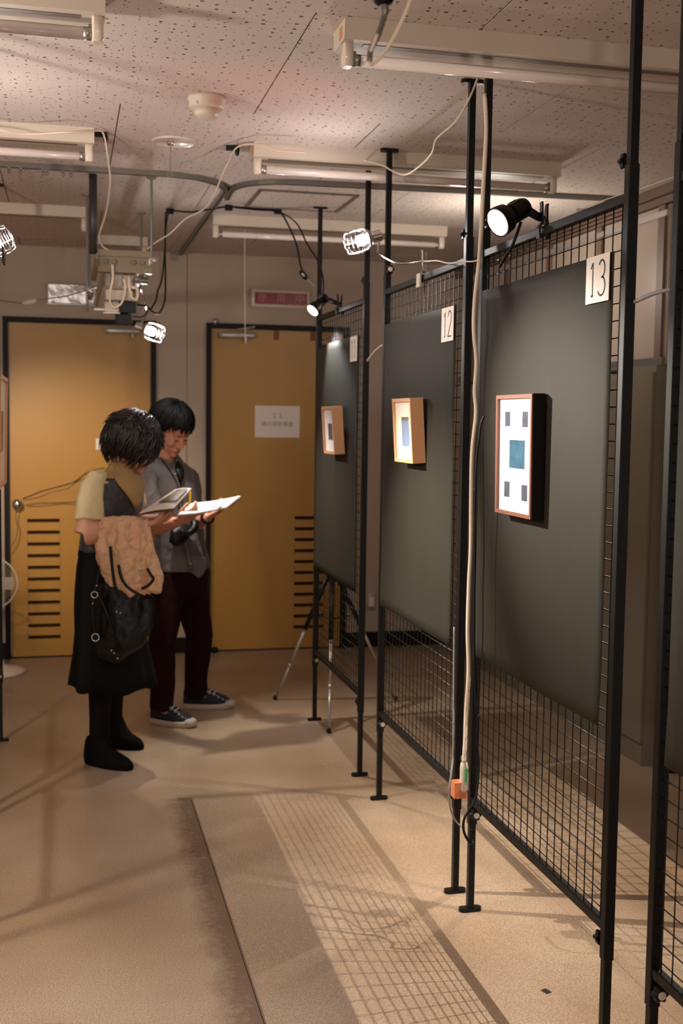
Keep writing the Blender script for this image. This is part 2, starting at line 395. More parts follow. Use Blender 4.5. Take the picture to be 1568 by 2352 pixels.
# ceiling of perforated boards in running bond
cl = MB().box((X0, Y0, CZ+.012), (X1, Y1, CZ+.1)); ceiling = struct(cl, 'ceiling', M['groove'])
row = 0; y = 7.02-1.0135*11
bw = .894
while y < YW:
    ys, ye = max(y, Y0), min(y+1.0135, YW)
    k = round((y-2.9657)/1.0135); off = .627 if k % 2 == 0 else .180
    x = off-bw*5
    while x < X1 and ye > Y0:
        xs, xe = max(x, X0), min(x+bw, X1)
        if xe-xs > .02 and ye-ys > .02:
            dz = random.uniform(0, .0012)
            MB().box((xs+.0022, ys+.001, CZ-dz), (xe-.0022, ye-.001, CZ+.012)).build('ceiling_board', M['ceiling'], ceiling)
        x += bw
    y += 1.0135
# walls
D1 = (-.345, .519); D2 = (.895, 1.765); DZ = 2.083
wb = MB()
T = .12
wb.box((X0, YW, 0), (D1[0]-.03, YW+T, CZ)); wb.box((D1[1]+.03, YW, 0), (D2[0]-.03, YW+T, CZ)); wb.box((D2[1]+.03, YW, 0), (X1, YW+T, CZ))
wb.box((D1[0]-.03, YW, DZ+.03), (D1[1]+.03, YW+T, CZ)); wb.box((D2[0]-.03, YW, DZ+.03), (D2[1]+.03, YW+T, CZ))
wall_back = struct(wb, 'wall_back', M['wall'])
# vertical panel joint in the wall between the doors
MB().box((.742, YW-.003, 0), (.746, YW, CZ)).build('wall_joint', M['woodtrim'], wall_back)
struct(MB().box((X0-.1, Y0, 0), (X0, Y1, CZ)), 'wall_left', M['wall'])
struct(MB().box((2.535, 4.53, 0), (2.62, YW, CZ)).box((2.535, 4.43, 0), (X1, 4.53, CZ)), 'wall_right', M['wall'])
struct(MB().box((X1, Y0, 0), (X1+.1, Y1, CZ)), 'wall_far_right', M['wall'])
struct(MB().box((.549, YW-.014, 0), (.865, YW, .10)).box((1.795, YW-.014, 0), (2.53, YW, .10)).box((X0, YW-.014, 0), (-.375, YW, .10)), 'baseboard_back', M['darktrim'])
struct(MB().box((2.535, 4.418, 0), (X1, 4.43, .11)), 'baseboard_right', M['darktrim'])
struct(MB().box((2.50, 4.43, 2.455), (2.535, YW, 2.485)).box((2.515, 4.43, 2.50), (2.535, YW, CZ)), 'trim_1', M['woodtrim'])

def door(name, d, slots, hinge_left, lab):
    x0, x1 = d
    root = thing(name, None, None, (x0, YW, 0)); root['kind'] = 'structure'
    fr = MB()
    fr.box((x0-.03, YW-.035, 0), (x0, YW+.09, DZ+.03)); fr.box((x1, YW-.035, 0), (x1+.03, YW+.09, DZ+.03)); fr.box((x0, YW-.035, DZ), (x1, YW+.09, DZ+.03))
    fr.build('door_frame', M['darktrim'], root)
    # leaf with real louvre slots cut through
    sx0, sx1, zt, zb = slots; n = 11; h = .022; ya, yb = YW+.005, YW+.045; zlo, zhi = .008, DZ-.004
    p = MB(); a, b = x0+.004, x1-.004
    p.box((a, ya, zlo), (sx0, yb, zhi)); p.box((sx1, ya, zlo), (b, yb, zhi)); p.box((sx0, ya, zt+h/2), (sx1, yb, zhi)); p.box((sx0, ya, zlo), (sx1, yb, zb-h/2))
    zs = [zb+(zt-zb)*i/(n-1) for i in range(n)]
    for i in range(n-1): p.box((sx0, ya, zs[i]+h/2), (sx1, yb, zs[i+1]-h/2))
    p.build('door_leaf', M['doorpaint'], root)
    MB().box((sx0-.01, yb, zb-.02), (sx1+.01, yb+.006, zt+.02)).build('louver_backing', M['slotdark'], root)
    for z in zs:
        MB().obox(((sx0+sx1)/2, ya+.022, z+.002), ((sx1-sx0)/2, 0, 0), (0, .017, .009), (0, -.0006, .0012)).build('louver_slat', M['slotdark'], root)
    for k in range(2):
        e = MB(); xx = sx0-.003 if k == 0 else sx1+.001
        e.box((xx, ya-.0012, zb-.02), (xx+.002, ya, zt+.02)); e.build('louver_edge', M['woodtrim'], root)
    MB().box((x0, YW, -.001), (x1, YW+.09, .006)).build('threshold', M['darktrim'], root)
    return root
d1 = door('door_1', D1, (-.239, -.045, .862, .128), True, '')
d2 = door('door_2', D2, (1.452, 1.652, .868, .145), False, '')
def closer(root, x0, x1, z, armx):
    b = MB(); b.box((x0, YW-.050, z-.018), (x1, YW+.005, z+.018), 0, .006); c = sharp(b.build('door_closer', M['silver'], root))
    MB().box((x0-.012, YW-.046, z-.016), (x0, YW, z+.016)).build('closer_cap', M['greymetal'], c)
    MB().cyl((x0+.16, YW-.03, z-.018), (x0+.16, YW-.03, z-.042), .010).build('closer_knob', M['chrome'], c)
    a = MB(); a.tube([(x0+.16, YW-.03, z+.018), (armx, YW-.09, z+.03), (armx+.12, YW-.036, z+.055)], .007, 6); a.build('closer_arm', M['silver'], c)
closer(d1, .245, .45, 2.045, .28)
closer(d2, .955, 1.175, 2.040, 1.05)
# round knob with the latch on the left door
k = MB(); k.lathe([(.012, 0), (.012, .018), (.027, .024), (.032, .036), (.031, .05), (.022, .06), (0.001, .063)], (-.296, YW+.005, .968), (0, -1, 0), 20); k.build('door_knob', M['chrome'], d1, True)
# strip bolt and stop at the foot of the right door, hinges at the top
MB().lathe([(.02, 0), (.024, .02), (.012, .035)], (.925, YW-.03, 0.0), (0, 0, 1), 12).build('door_stop', M['plastic_black'], d2, True)
MB().cyl((.915, YW-.05, 2.10), (.915, YW-.05, 2.14), .013, 10).build('pivot_hinge', M['chrome'], d2, True)
for x in (1.30, 1.54):
    MB().box((x, YW+.0035, 2.02), (x+.035, YW+.005, DZ-.003)).build('brown_tape', M['browntape'], d2)
# papers taped on the doors
note = MB().box((1.182, YW+.0025, 1.393), (1.476, YW+.0045, 1.597)).build('door_notice', M['paper'])
tag(note, 'white paper notice with grey Japanese lettering taped on the right yellow door', 'notice')
text_obj('printed_number', '\uff11\uff11', .040, M['greyink'], note, (1.330, YW+.0024, 1.532), (1, 0, 0), (0, 0, 1), .0001)
text_obj('printed_words', '\u773c\u306e\u5c48\u6298\u691c\u67fb', .035, M['greyink'], note, (1.330, YW+.0024, 1.478), (1, 0, 0), (0, 0, 1), .0001)
nl = MB().box((.178, YW+.0025, 1.305), (.255, YW+.0045, 1.375)).build('door_label', M['paper'])
tag(nl, 'small blank white label on the left yellow door behind the woman', 'label')

# lit box sign above the right door
sg = thing('sign_box', 'white framed red box sign with pale Japanese letters above the right yellow door', 'sign', (1.335, YW, 2.277))
fb = MB(); fb.box((1.146, YW-.05, 2.222), (1.524, YW-.002, 2.332), 0, .006); sharp(fb.build('sign_housing', M['white_metal'], sg))
MB().box((1.166, YW-.053, 2.240), (1.506, YW-.050, 2.314)).build('sign_face', M['red'], sg)
for ch, x in (('\u4f7f', 1.215), ('\u7528', 1.335), ('\u4e2d', 1.457)):
    text_obj('letter', ch, .060, M['redtext'], sg, (x, YW-.0535, 2.276), (1, 0, 0), (0, 0, 1), .0004)
# sign wrapped in foil above the left door
fo = MB(); n = 14
fo.box((-.112, YW-.045, 2.195), (.185, YW-.002, 2.322), 0, .008)
fo = fo.build('foil_wrapped_box', M['foil']); tag(fo, 'box wrapped in crinkled aluminium foil mounted above the left yellow door', 'box')
fs = MB().box((-.112, YW-.047, 2.192), (.185, YW-.001, 2.199)).build('bottom_edge', M['silver'], fo)
# wall outlet by the baseboard
ou = MB(); ou.box((1.945, YW-.012, .25), (2.005, YW-.001, .36), 0, .004); ou = sharp(ou.build('wall_outlet', M['windowgrey']))
tag(ou, 'small grey wall outlet plate low on the back wall right of the door', 'outlet')
MB().box((1.958, YW-.0155, .275), (1.992, YW-.012, .335)).build('socket_face', M['paper'], ou)

# lockers along the right wall and the cupboard panels above them
lk = []
for i, (ya, yb) in enumerate(((4.54, 5.02), (5.03, 5.51), (5.52, 6.0), (6.02, 6.5), (6.51, 7.0))):
    L_ = thing('steel_locker', ['grey steel locker with a pull handle, nearest the camera beside the pale wall', 'grey steel locker second from the pale wall end on the right', 'grey steel locker third from the pale wall end, behind panel 12', 'grey steel locker fourth along the right wall', 'grey steel locker farthest along the right wall near the back corner'][i], 'locker', (2.45, (ya+yb)/2, 0), 'grey lockers along the right wall')
    MB().box((2.472, ya, .0), (2.533, yb, 1.765)).build('locker_body', M['locker'], L_)
    dd = MB().box((2.458, ya+.006, .10), (2.472, yb-.006, 1.735)).build('locker_door', M['locker'], L_)
    hy = yb-.27
    hb = MB(); hb.tube([(2.458, hy, 1.095), (2.430, hy, 1.085), (2.430, hy, .985), (2.458, hy, .97)], .008, 6); hb.build('handle', M['silver'], dd)
    MB().cyl((2.4585, hy-.005, .915), (2.453, hy-.005, .915), .010, 12).build('lock', M['silver'], dd)
    MB().box((2.464, ya+.002, .0), (2.472, yb-.002, .092)).build('plinth', M['locker'], L_)
    MB().box((2.457, yb-.16, 1.748), (2.472, yb-.07, 1.757)).build('name_slot', M['lockdark'], L_)
cb = thing('upper_cupboard', 'pale cupboard panels with brown frames above the lockers on the right', 'cupboard', (2.5, 5.9, 1.78))
MB().box((2.512, 4.54, 1.77), (2.533, 7.2, 2.45)).build('cupboard_back', M['windowgrey'], cb)
for ys in (4.56, 5.16, 5.76, 6.36, 6.96):
    MB().box((2.497, ys, 1.77), (2.512, ys+.055, 2.45)).build('frame_post', M['woodtrim'], cb)
MB().box((2.495, 4.54, 1.766), (2.512, 7.2, 1.80)).build('bottom_rail', M['greymetal'], cb)
MB().box((2.495, 4.54, 2.40), (2.512, 7.2, 2.425)).build('top_rail', M['silver'], cb)

# ------------------------------------------------------------------ ceiling things
def fluoro(x0, x1, y, lab, tube=True, endcap=None):
    t = thing('fluorescent_fixture', lab, 'ceiling light', ((x0+x1)/2, y, CZ), 'fluorescent fixtures on the ceiling')
    b = MB(); pr = [(-.068, 0), (-.060, -.052), (.060, -.052), (.068, 0)]
    rs = []
    for x, i in ((x0, 0), (x0+.004, 0), (x1-.004, 0), (x1, 0)):
        rs.append([(x, y+p, CZ+z) for p, z in pr])
    b.rings(rs); b.build('fixture_body', M['fixture'], t)
    yt = y-.018
    for x, s in ((x0+.018, 1), (x1-.018, -1)):
        k = MB(); k.box((x-.014, yt-.020, CZ-.112), (x+.014, yt+.020, CZ-.05), 0, .005); so = sharp(k.build('lamp_socket', M['white_metal'], t))
        MB().box((x+s*.014, yt-.012, CZ-.105), (x+s*.022, yt+.012, CZ-.072)).build('socket_cap', M['greymetal'], so)
    if tube:
        tb = MB(); tb.tube([(x0+.045, yt, CZ-.092), (x1-.045, yt, CZ-.092)], .0155, 16); tb.build('fluorescent_tube', M['tube'], t, True)
        for xa, xb in ((x0+.034, x0+.052), (x1-.052, x1-.034)):
            ee = MB(); ee.tube([(xa, yt, CZ-.092), (xb, yt, CZ-.092)], .0162, 14); ee.build('tube_cap', M['alu'], t, True)
    MB().box((x0+.06, yt-.012, CZ-.0535), (x1-.06, yt+.012, CZ-.0522)).build('gap_shade_strip', M['woodtrim'], t)  # dark brown strip paints the shaded gap between body and tube
    if endcap: MB().box((x0-.001, y-.035, CZ-.043), (x0+.0002, y-.005, CZ-.012)).build('orange_sticker', M['orange'], t)
    return t
fluoro(.705, 1.95, 3.045, 'long fluorescent fixture on the ceiling nearest the camera at right, above panel 13', endcap=True)
fluoro(.69, 1.93, 4.43, 'fluorescent fixture in the middle of the ceiling with a white cable looped below it', endcap=True)
fluoro(.73, 1.98, 6.0, 'fluorescent fixture at right close to the back wall, above the red sign')
fluoro(-1.15, .098, 3.02, 'fluorescent fixture at the top left corner of the picture')
fluoro(-1.15, .103, 4.40, 'fluorescent fixture at left above the curtain rail with hooks')
fluoro(-1.15, .11, 6.0, 'fluorescent fixture at left behind the dark pole, without a tube', tube=False)
fluoro(.13, .46, 6.87, 'short white fixture on the ceiling by the back wall beside the dark pole', tube=False)

sd = thing('smoke_detector', 'round cream smoke detector on the ceiling boards', 'smoke detector', (.447, 3.82, CZ))
q = MB(); q.lathe([(.062, 0), (.062, -.012), (.058, -.016), (.058, -.032), (.050, -.040)], (.447, 3.82, CZ), (0, 0, 1), 32); q.build('base', M['whiteplastic'], sd, True)
q = MB(); q.lathe([(.040, -.038), (.040, -.054), (.034, -.064), (.02, -.066)], (.447, 3.82, CZ), (0, 0, 1), 28); q.build('sensor_head', M['whiteplastic'], sd, True)
MB().ell((.412, 3.775, CZ-.03), (.005, .005, .005)).build('indicator', M['chrome'], sd, True)
dl = thing('ceiling_plate', 'round white ceiling plate with a pull chain ending in a ring', 'ceiling plate', (.40, 4.45, CZ))
q = MB(); q.lathe([(.086, 0), (.084, -.005), (.076, -.0065), (.072, -.003), (.0, -.003)], (.40, 4.45, CZ), (0, 0, 1), 40); q.build('disc', M['white_metal'], dl, True)
q = MB(); q.lathe([(.014, -.003), (.014, -.014), (.006, -.02)], (.385, 4.44, CZ), (0, 0, 1), 14); q.build('centre_boss', M['chrome'], dl, True)
q = MB(); q.tube([(.385, 4.44, CZ-.018), (.383, 4.44, CZ-.118)], .0018, 5); q.build('chain', M['beigemetal'], dl)
q = MB(); q.tube([(.382+.009*math.cos(a*PI/8), 4.44, CZ-.128+.009*math.sin(a*PI/8)) for a in range(16)], .0016, 5, closed=True); q.build('ring', M['beigemetal'], dl, True)
for (x, y, an, lb) in ((.126, 4.38, .1, 'black cable clip on the ceiling at left above the hanging rig'), (.62, 4.45, -.35, 'black cable clip on the ceiling beside the middle fluorescent fixture')):
    c = thing('cable_clip', lb, 'clip', (x, y, CZ))
    A = Vector((math.cos(an), math.sin(an), 0)); B = Vector((-math.sin(an), math.cos(an), 0))
    MB().obox(Vector((x, y, CZ-.010)), A*.024, B*.008, (0, 0, .009)).build('clip_body', M['plastic_black'], c)
    q = MB(); q.lathe([(.010, 0), (.008, -.02), (.004, -.028)], Vector((x, y, CZ-.012))+A*.018, (0, 0, 1), 10); q.build('hook', M['plastic_black'], c, True)

# curtain rails
def arc(cx, cy, r, a0, a1, n=10): return [(cx+r*math.cos(a0+(a1-a0)*i/n), cy+r*math.sin(a0+(a1-a0)*i/n)) for i in range(n+1)]
def rail(name, path, lab, m='rail'):
    r = thing(name, lab, 'curtain rail', (path[0][0], path[0][1], CZ), 'curtain rails on the ceiling')
    b = MB(); n = len(path); rs = []
    for i, (x, y) in enumerate(path):
        a = Vector(path[max(i-1, 0)]); c = Vector(path[min(i+1, n-1)]); d = (c-a).normalized(); nn = Vector((-d.y, d.x))
        rs.append([(x+nn.x*s, y+nn.y*s, CZ-z) for s, z in ((-.012, 0), (-.012, .021), (.012, .021), (.012, 0))])
    b.rings(rs); tr = b.build('track', M[m], r)
    b = MB(); rs = []
    for i, (x, y) in enumerate(path):
        a = Vector(path[max(i-1, 0)]); c = Vector(path[min(i+1, n-1)]); d = (c-a).normalized(); nn = Vector((-d.y, d.x))
        rs.append([(x+nn.x*s, y+nn.y*s, CZ-z) for s, z in ((-.003, .0205), (-.003, .0216), (.003, .0216), (.003, .0205))])
    b.rings(rs); b.build('track_slot', M['darktrim'], r)
    return r
ra = rail('curtain_rail', [(-1.2, 5.02), (.10, 5.0)]+arc(.42, 5.28, .28, -PI/2, 0)+[(.70, YW-.02)], 'grey curtain rail bending from the left side toward the back wall')
for px_ in (20, 47, 98, 107, 145, 163):
    p = at(px_, 384, 1); s = (CZ-.022-CH)/(p.z-CH); xx = p.x*s
    h = MB(); h.box((xx-.006, 4.998, CZ-.030), (xx+.006, 5.010, CZ-.0205)); h.tube([(xx+.005*math.cos(a*PI/5), 5.004, CZ-.038+.007*math.sin(a*PI/5)) for a in range(10)], .0014, 4, closed=True)
    h.build('curtain_hook', M['greymetal'], ra)
rail('curtain_rail', [(.735, 5.45)]+arc(.96, 5.24, .235, PI, 1.5*PI)[0:]+[(2.40, 4.93)]+arc(2.40, 5.09, .16, -PI/2, PI*.4)+[(2.41, 5.26)], 'grey curtain rail running across to the right, curved at both ends')
# hatch frame in the ceiling
hx = thing('ceiling_hatch', 'square aluminium framed hatch in the ceiling behind the curved rails', 'ceiling hatch', (1.08, 5.45, CZ))
a_, b_, c_, e_ = .86, 1.305, 5.24, 5.66
for i, (lo, hi) in enumerate((((a_-.012, c_-.012, CZ-.008), (b_+.012, c_+.006, CZ-.0012)), ((a_-.012, e_-.006, CZ-.008), (b_+.012, e_+.012, CZ-.0012)), ((a_-.012, c_, CZ-.008), (a_+.006, e_, CZ-.0012)), ((b_-.006, c_, CZ-.008), (b_+.012, e_, CZ-.0012)))):
    MB().box(lo, hi).build('frame_bar', M['rail'], hx)
MB().box((a_+.006, c_+.006, CZ-.005), (b_-.006, e_-.006, CZ-.0012)).build('hatch_board', M['ceiling'], hx)

# ------------------------------------------------------------------ display panels
PO, PIN = .0125, .0097
def panel(ya, yb, x, lab, knobs=True):
    """ya near post, yb far post"""
    t = thing('mesh_display_panel', lab, 'display panel', (x, (ya+yb)/2, 0), 'black wire mesh display panels')
    for y, s in ((ya, 1), (yb, -1)):
        b = MB(); b.box((x-PO, y-PO, .275), (x+PO, y+PO, 2.075), 0, .002); b.build('outer_post', M['black'], t)
        b = MB(); b.box((x-PIN, y-PIN, .010), (x+PIN, y+PIN, .275)); b.build('lower_pole', M['black'], t)
        b = MB(); b.box((x-PIN, y-PIN, 2.075), (x+PIN, y+PIN, CZ-.011)); b.build('upper_pole', M['black'], t)
        for z, nm in ((0.0012, 'foot_plate'), (CZ-.0125, 'ceiling_plate')):
            b = MB(); rs = []
            hl, hw = .036, .0145
            for zz, ins in ((z, .0), (z+.011, .0) if z < 1 else (z+.0112, .0)):
                r = []
                for k in range(16):
                    a = 2*PI*k/16; ox = (hl-hw)*(1 if math.cos(a) > 0 else -1)
                    r.append((x+ox+hw*math.cos(a), y+hw*math.sin(a), zz))
                rs.append(r)
            b.rings(rs); b.build(nm, M['plastic_black'], t)
        if knobs:
            for z in (2.092-.005, .315):
                b = MB(); yc = y+s*PO; prof = []
                rs = []
                for h, rr in ((0, .006), (.010, .006), (.011, .016), (.024, .016), (.027, .012)):
                    rs.append([(x+rr*(1+.16*math.cos(6*a*2*PI/36))*math.cos(a*2*PI/36), yc+s*h, z-.0+rr*(1+.16*math.cos(6*a*2*PI/36))*math.sin(a*2*PI/36)) for a in range(36)])
                b.rings(rs); kb = b.build('clamp_knob', M['plastic_black'], t)
                MB().cyl((x, yc+s*.0268, z), (x, yc+s*.0285, z), .009, 14).build('knob_cap', M['whiteplastic'], kb)
    for z in (.352, 2.003):
        b = MB(); b.box((x-.010, ya+PO, z-.011), (x+.010, yb-PO, z+.011), 0, .002); b.build('cross_rail', M['black'], t)
    b = MB(); n = 20; L = (yb-PO)-(ya+PO)
    for i in range(n):
        y = ya+PO+L*(i+.5)/n
        b.tube([(x-.0015, y, .363), (x-.0015, y, 1.992)], .0016, 5)
    nz = 42
    for i in range(nz):
        z = .363+(1.992-.363)*(i+.5)/nz
        b.tube([(x+.0015, ya+PO, z), (x+.0015, yb-PO, z)], .0015, 5)
    b.build('wire_mesh', M['wire'], t, True, kind='stuff')
    return t
panel(2.352, 3.262, XP, 'black mesh display panel carrying the number 13 sheet and the dark framed picture')
panel(3.405, 4.332, XP, 'black mesh display panel carrying the number 12 sheet, between panels 11 and 13')
panel(4.645, 5.565, XP, 'black mesh display panel farthest back, carrying the number 11 sheet')
panel(1.22, 2.138, XP, 'black mesh display panel cut off by the right edge of the picture')
panel(4.52, 5.47, -.305, 'black mesh display panel at the left edge, standing before the left door')
panel(3.42, 4.40, -.30, 'black mesh display panel at the left edge, nearer the camera')
panel(2.20, 3.20, -.46, 'black mesh display panel beyond the left edge, nearest the camera')

def sheet(y0, y1, z0, z1, lab, curl=0., x=XP-.0155):
    b = MB(); nu, nv = 24, 30; vs = []
    for j in range(nv+1):
        for i in range(nu+1):
            u, v = i/nu, j/nv; y = y0+(y1-y0)*u; z = z0+(z1-z0)*v
            dx = .0022*math.sin(u*9+1)*(.4+.6*abs(.5-v))-.004*max(0, .12-v)/.12*u
            if curl: y2 = y+curl*max(0, .16-v)**1.5*(1-u)
            else: y2 = y
            vs.append((x+dx-.0022, y2, z))
    N = len(vs); vs2 = [(p[0]+.0009, p[1], p[2]) for p in vs]
    fs = []
    for j in range(nv):
        for i in range(nu):
            a = j*(nu+1)+i; fs.append((a, a+1, a+nu+2, a+nu+1)); fs.append((N+a, N+a+nu+1, N+a+nu+2, N+a+1))
    for j in range(nv):
        for i in (0, nu):
            a = j*(nu+1)+i; fs.append((a, a+nu+1, N+a+nu+1, N+a))
    for i in range(nu):
        for j in (0, nv):
            a = j*(nu+1)+i; fs.append((a, N+a, N+a+1, a+1))
    b.add(vs+vs2, fs); o = b.build('black_paper_sheet', M['paper_black'], None, True)
    return tag(o, lab, 'paper sheet', 'black paper sheets hung on the panels')
sheet(2.392, 3.226, .812, 1.892, 'large black paper sheet behind the number 13 card', .12)
sheet(3.462, 4.290, .792, 1.875, 'black paper sheet behind the number 12 card')
sheet(4.690, 5.525, .782, 1.866, 'black paper sheet on the farthest panel behind the number 11 card')
sheet(1.25, 2.085, .812, 1.892, 'black paper sheet on the panel cut off by the right edge')
sheet(3.50, 4.30, .80, 1.88, 'black paper sheet on the nearer left edge panel', x=-.30+.0205)

# number cards: digits drawn as thin strokes
def stroke(b, pts, wd, org, s, x):
    P = [Vector((0, p[0]*s, p[1]*s)) for p in pts]
    rs = []
    for i in range(len(P)):
        d = (P[min(i+1, len(P)-1)]-P[max(i-1, 0)]).normalized(); n = Vector((0, -d.z, d.y))*wd
        c = P[i]+Vector((0, org[0], org[1]))
        rs.append([(x, c.y+n.y, c.z+n.z), (x, c.y-n.y, c.z-n.z), (x+.0006, c.y-n.y, c.z-n.z), (x+.0006, c.y+n.y, c.z+n.z)])
    b.rings(rs)
def arcp(cx, cy, rx, ry, a0, a1, n=14): return [(cx+rx*math.cos(math.radians(a0+(a1-a0)*i/n)), cy+ry*math.sin(math.radians(a0+(a1-a0)*i/n))) for i in range(n+1)]
DIG = {'1': [[(-.10, .30), (.02, .46), (.02, -.46)], [(-.07, -.43), (.05, -.43)]],
       '2': [arcp(0, .22, .19, .25, 165, -30)+[(-.20, -.46)], [(-.20, -.45), (.20, -.45)]],
       '3': [arcp(0, .24, .18, .23, 150, -80)+[(-.02, .02)], arcp(-.01, -.21, .22, .25, 80, -150)]}
def card(y0, y1, z0, z1, num, x=XP-.0225):
    c = MB().box((x, y0, z0), (x+.0012, y1, z1)).build('number_card', M['card'])
    tag(c, 'white card with the black number %s at the top corner of the black sheet' % num, 'number card', 'number cards')
    W = y1-y0; H = z1-z0; zc = (z0+z1)/2
    for i, ch in enumerate(num):
        # seen from the aisle the text runs toward smaller y
        yc = (y0+y1)/2+(.21 if i == 0 else -.19)*W
        b = MB()
        for st in DIG[ch]:
            pts = [(-p[0]*.98, p[1]) for p in st]
            stroke(b, pts, .0022, (yc, zc), H*.80, x-.0006)
        b.build('digit', M['ink'], c)
    return c
for c_, l_ in ((card(2.402, 2.520, 1.785, 1.892, '13'), 'large white card with the black number 13, nearest the camera'), (card(3.470, 3.588, 1.764, 1.872, '12'), 'white card with the black number 12 on the middle black sheet'), (card(4.708, 4.826, 1.758, 1.864, '11'), 'white card with the black number 11 on the farthest black sheet')): c_['label'] = l_

# framed pictures
def picture(y0, y1, z0, z1, depth, lean, wood, matb, prints, lab, side=None, bw=.012, x=XP-.0205, sgn=1):
    """sgn=1 hangs on the -x side; prints: (u0,u1,v0,v1,mat) in 0..1 of the mat seen from the aisle, u to the viewer's right"""
    t = thing('framed_picture', lab, 'picture', (x, (y0+y1)/2, z0), 'framed pictures on the panels')
    A = Matrix.Rotation(-lean*sgn, 3, 'Y'); o0 = Vector((x, 0, z0))
    def T(b):
        b.v = [tuple(o0+A@(Vector(v)-o0)) for v in b.v]; return b
    X = lambda d: x-sgn*d
    for lo, hi in (((X(.0), y0, z0), (X(depth), y1, z0+bw)), ((X(.0), y0, z1-bw), (X(depth), y1, z1)), ((X(.0), y0, z0+bw), (X(depth), y0+bw, z1-bw)), ((X(.0), y1-bw, z0+bw), (X(depth), y1, z1-bw))):
        T(MB().box(lo, hi, 0)).build('frame_side', wood, t)
    if side:
        for lo, hi in (((X(.0), y0-.0012, z0-.0012), (X(depth-.004), y0, z1+.0012)), ((X(.0), y0, z0-.0012), (X(depth-.004), y1, z0)), ((X(0), y0, z1), (X(depth-.004), y1, z1+.0012))):
            T(MB().box(lo, hi)).build('dark_edge', side, t)
    md = depth-.008
    mb_ = T(MB().box((X(md-.004), y0+bw, z0+bw), (X(md), y1-bw, z1-bw))).build('mat_board', matb, t)
    W = y1-y0-2*bw; H = z1-z0-2*bw
    for (u0, u1, v0, v1, mt) in prints:
        ya, yb = y1-bw-u1*W, y1-bw-u0*W
        T(MB().box((X(md), ya, z0+bw+v0*H), (X(md+.0006), yb, z0+bw+v1*H))).build('print', mt, mb_)
    return t
picture(2.735, 2.985, 1.262, 1.582, .036, .012, M['darkwood'], M['matboard'],
        [(.17, .33, .755, .885, M['photo_dark']), (.70, .86, .750, .885, M['photo_dark']), (.32, .78, .385, .635, M['photo_blue']), (.17, .34, .12, .26, M['photo_dark']), (.70, .87, .11, .25, M['photo_dark'])],
        'dark framed white picture with five small dark prints on the number 13 sheet', side=M['plastic_black'], bw=.010)
picture(3.735, 3.955, 1.368, 1.590, .046, .065, M['lightwood'], M['matcream'],
        [(.35, .80, .22, .70, M['photo_blue2']), (.35, .80, .66, .735, M['photo_brown']), (.66, .80, .36, .52, M['photo_pink'])],
        'light wood framed picture with a pale blue print on the number 12 sheet')
picture(4.905, 5.120, 1.362, 1.572, .046, .07, M['lightwood'], M['matboard'],
        [(.36, .78, .27, .66, M['photo_dark'])], 'light wood framed picture with one dark print on the number 11 sheet')
picture(3.80, 4.22, 1.275, 1.640, .07, .02, M['lightwood'], M['matcream'], [(.3, .7, .3, .7, M['photo_brown'])],
        'light wood framed picture cut off by the left edge', x=-.276, sgn=-1)

# ------------------------------------------------------------------ clip lamps
def basis(d):
    d = Vector(d).normalized(); s = d.cross(Vector((0, 0, 1))); s.normalize(); return d, s, s.cross(d)
def clip_on_rail(par, y, z, x=XP, m='plastic_black', h=.052):
    """spring clip gripping the top rail of a panel, two handles up"""
    b = MB()
    for s in (-1, 1):
        pts = [(x+s*.013, y, z-.030), (x+s*.016, y, z-.004), (x+s*.006, y, z+.012), (x+s*.009, y-.0+s*.006, z+.030), (x+s*.011, y+s*.010, z+h), (x+s*.013, y+s*.012, z+h+.010)]
        rs = []
        for q, p in enumerate(pts):
            w_ = .011 if q < 3 else (.009 if q < 4 else .0075); th = .0022
            rs.append([(p[0]-th, p[1]-w_, p[2]), (p[0]+th, p[1]-w_, p[2]), (p[0]+th, p[1]+w_, p[2]), (p[0]-th, p[1]+w_, p[2])])
        b.rings(rs)
    c = b.build('spring_clip', M[m], par)
    MB().cyl((x-.012, y, z+.012), (x+.012, y, z+.012), .0055, 10).build('clip_spring', M['chrome'] if m == 'chrome' else M['greymetal'], c)
    return c
def spot_lamp(face, direc, clip_y, lab, glow, r=.040, power=20, spot=1.1, col=COOL, target=None, small=False):
    d, s, u = basis(direc); F0 = Vector(face)
    t = thing('clip_lamp', lab, 'lamp', F0, 'lamps clipped to the panels')
    b = MB(); b.lathe([(r*.93, .001), (r*1.06, .002), (r*1.06, -.010), (r*.98, -.030), (r*.62, -.046), (r*.62, -.052)], F0, d, 28)
    hd = sharp(b.build('lamp_head', M['plastic_black'], t))
    b = MB(); b.lathe([(r*.72, -.050), (r*.72, -.092), (r*.62, -.102), (r*.3, -.108)], F0, d, 24); sharp(b.build('lamp_body', M['plastic_black'], t))
    for k in (-1, 0, 1):
        b = MB(); c = F0-d*.072+u*(r*.72)+s*(k*.010); b.obox(c, d*.014, s*.0022, u*.001); b.build('vent_slot', M['greymetal'], hd)
    b = MB(); b.lathe([(r*.94, .002), (r*.7, .0045), (r*.3, .0055), (.0005, .006)], F0, d, 28); b.build('lamp_glass', glow, t, True)
    cz = 2.014; P0 = F0-d*.085; P1 = Vector((XP, clip_y, cz+.018)); mid = (P0+P1)/2
    b = MB(); b.tube([P0, P0.lerp(P1, .35)+Vector((0, 0, .004)), P1], [.015, .012, .009], 10, flat=1.); b.build('lamp_arm', M['plastic_black'], t, True)
    clip_on_rail(t, clip_y, cz)
    l = light('spot_light', 'SPOT', F0+d*.012, power, col, .022, (F0+d) if target is None else target, spot, .65)
    l.parent = t; l.matrix_parent_inverse = wm(t).inverted()
    return t
f13 = at(1143, 511, 2.95)
lamp13 = spot_lamp(f13, (-.72, -.22, -.42), 2.83, 'black clip lamp with a glowing round face on panel 13', M['glow13'], r=.037, power=105, spot=1.9)
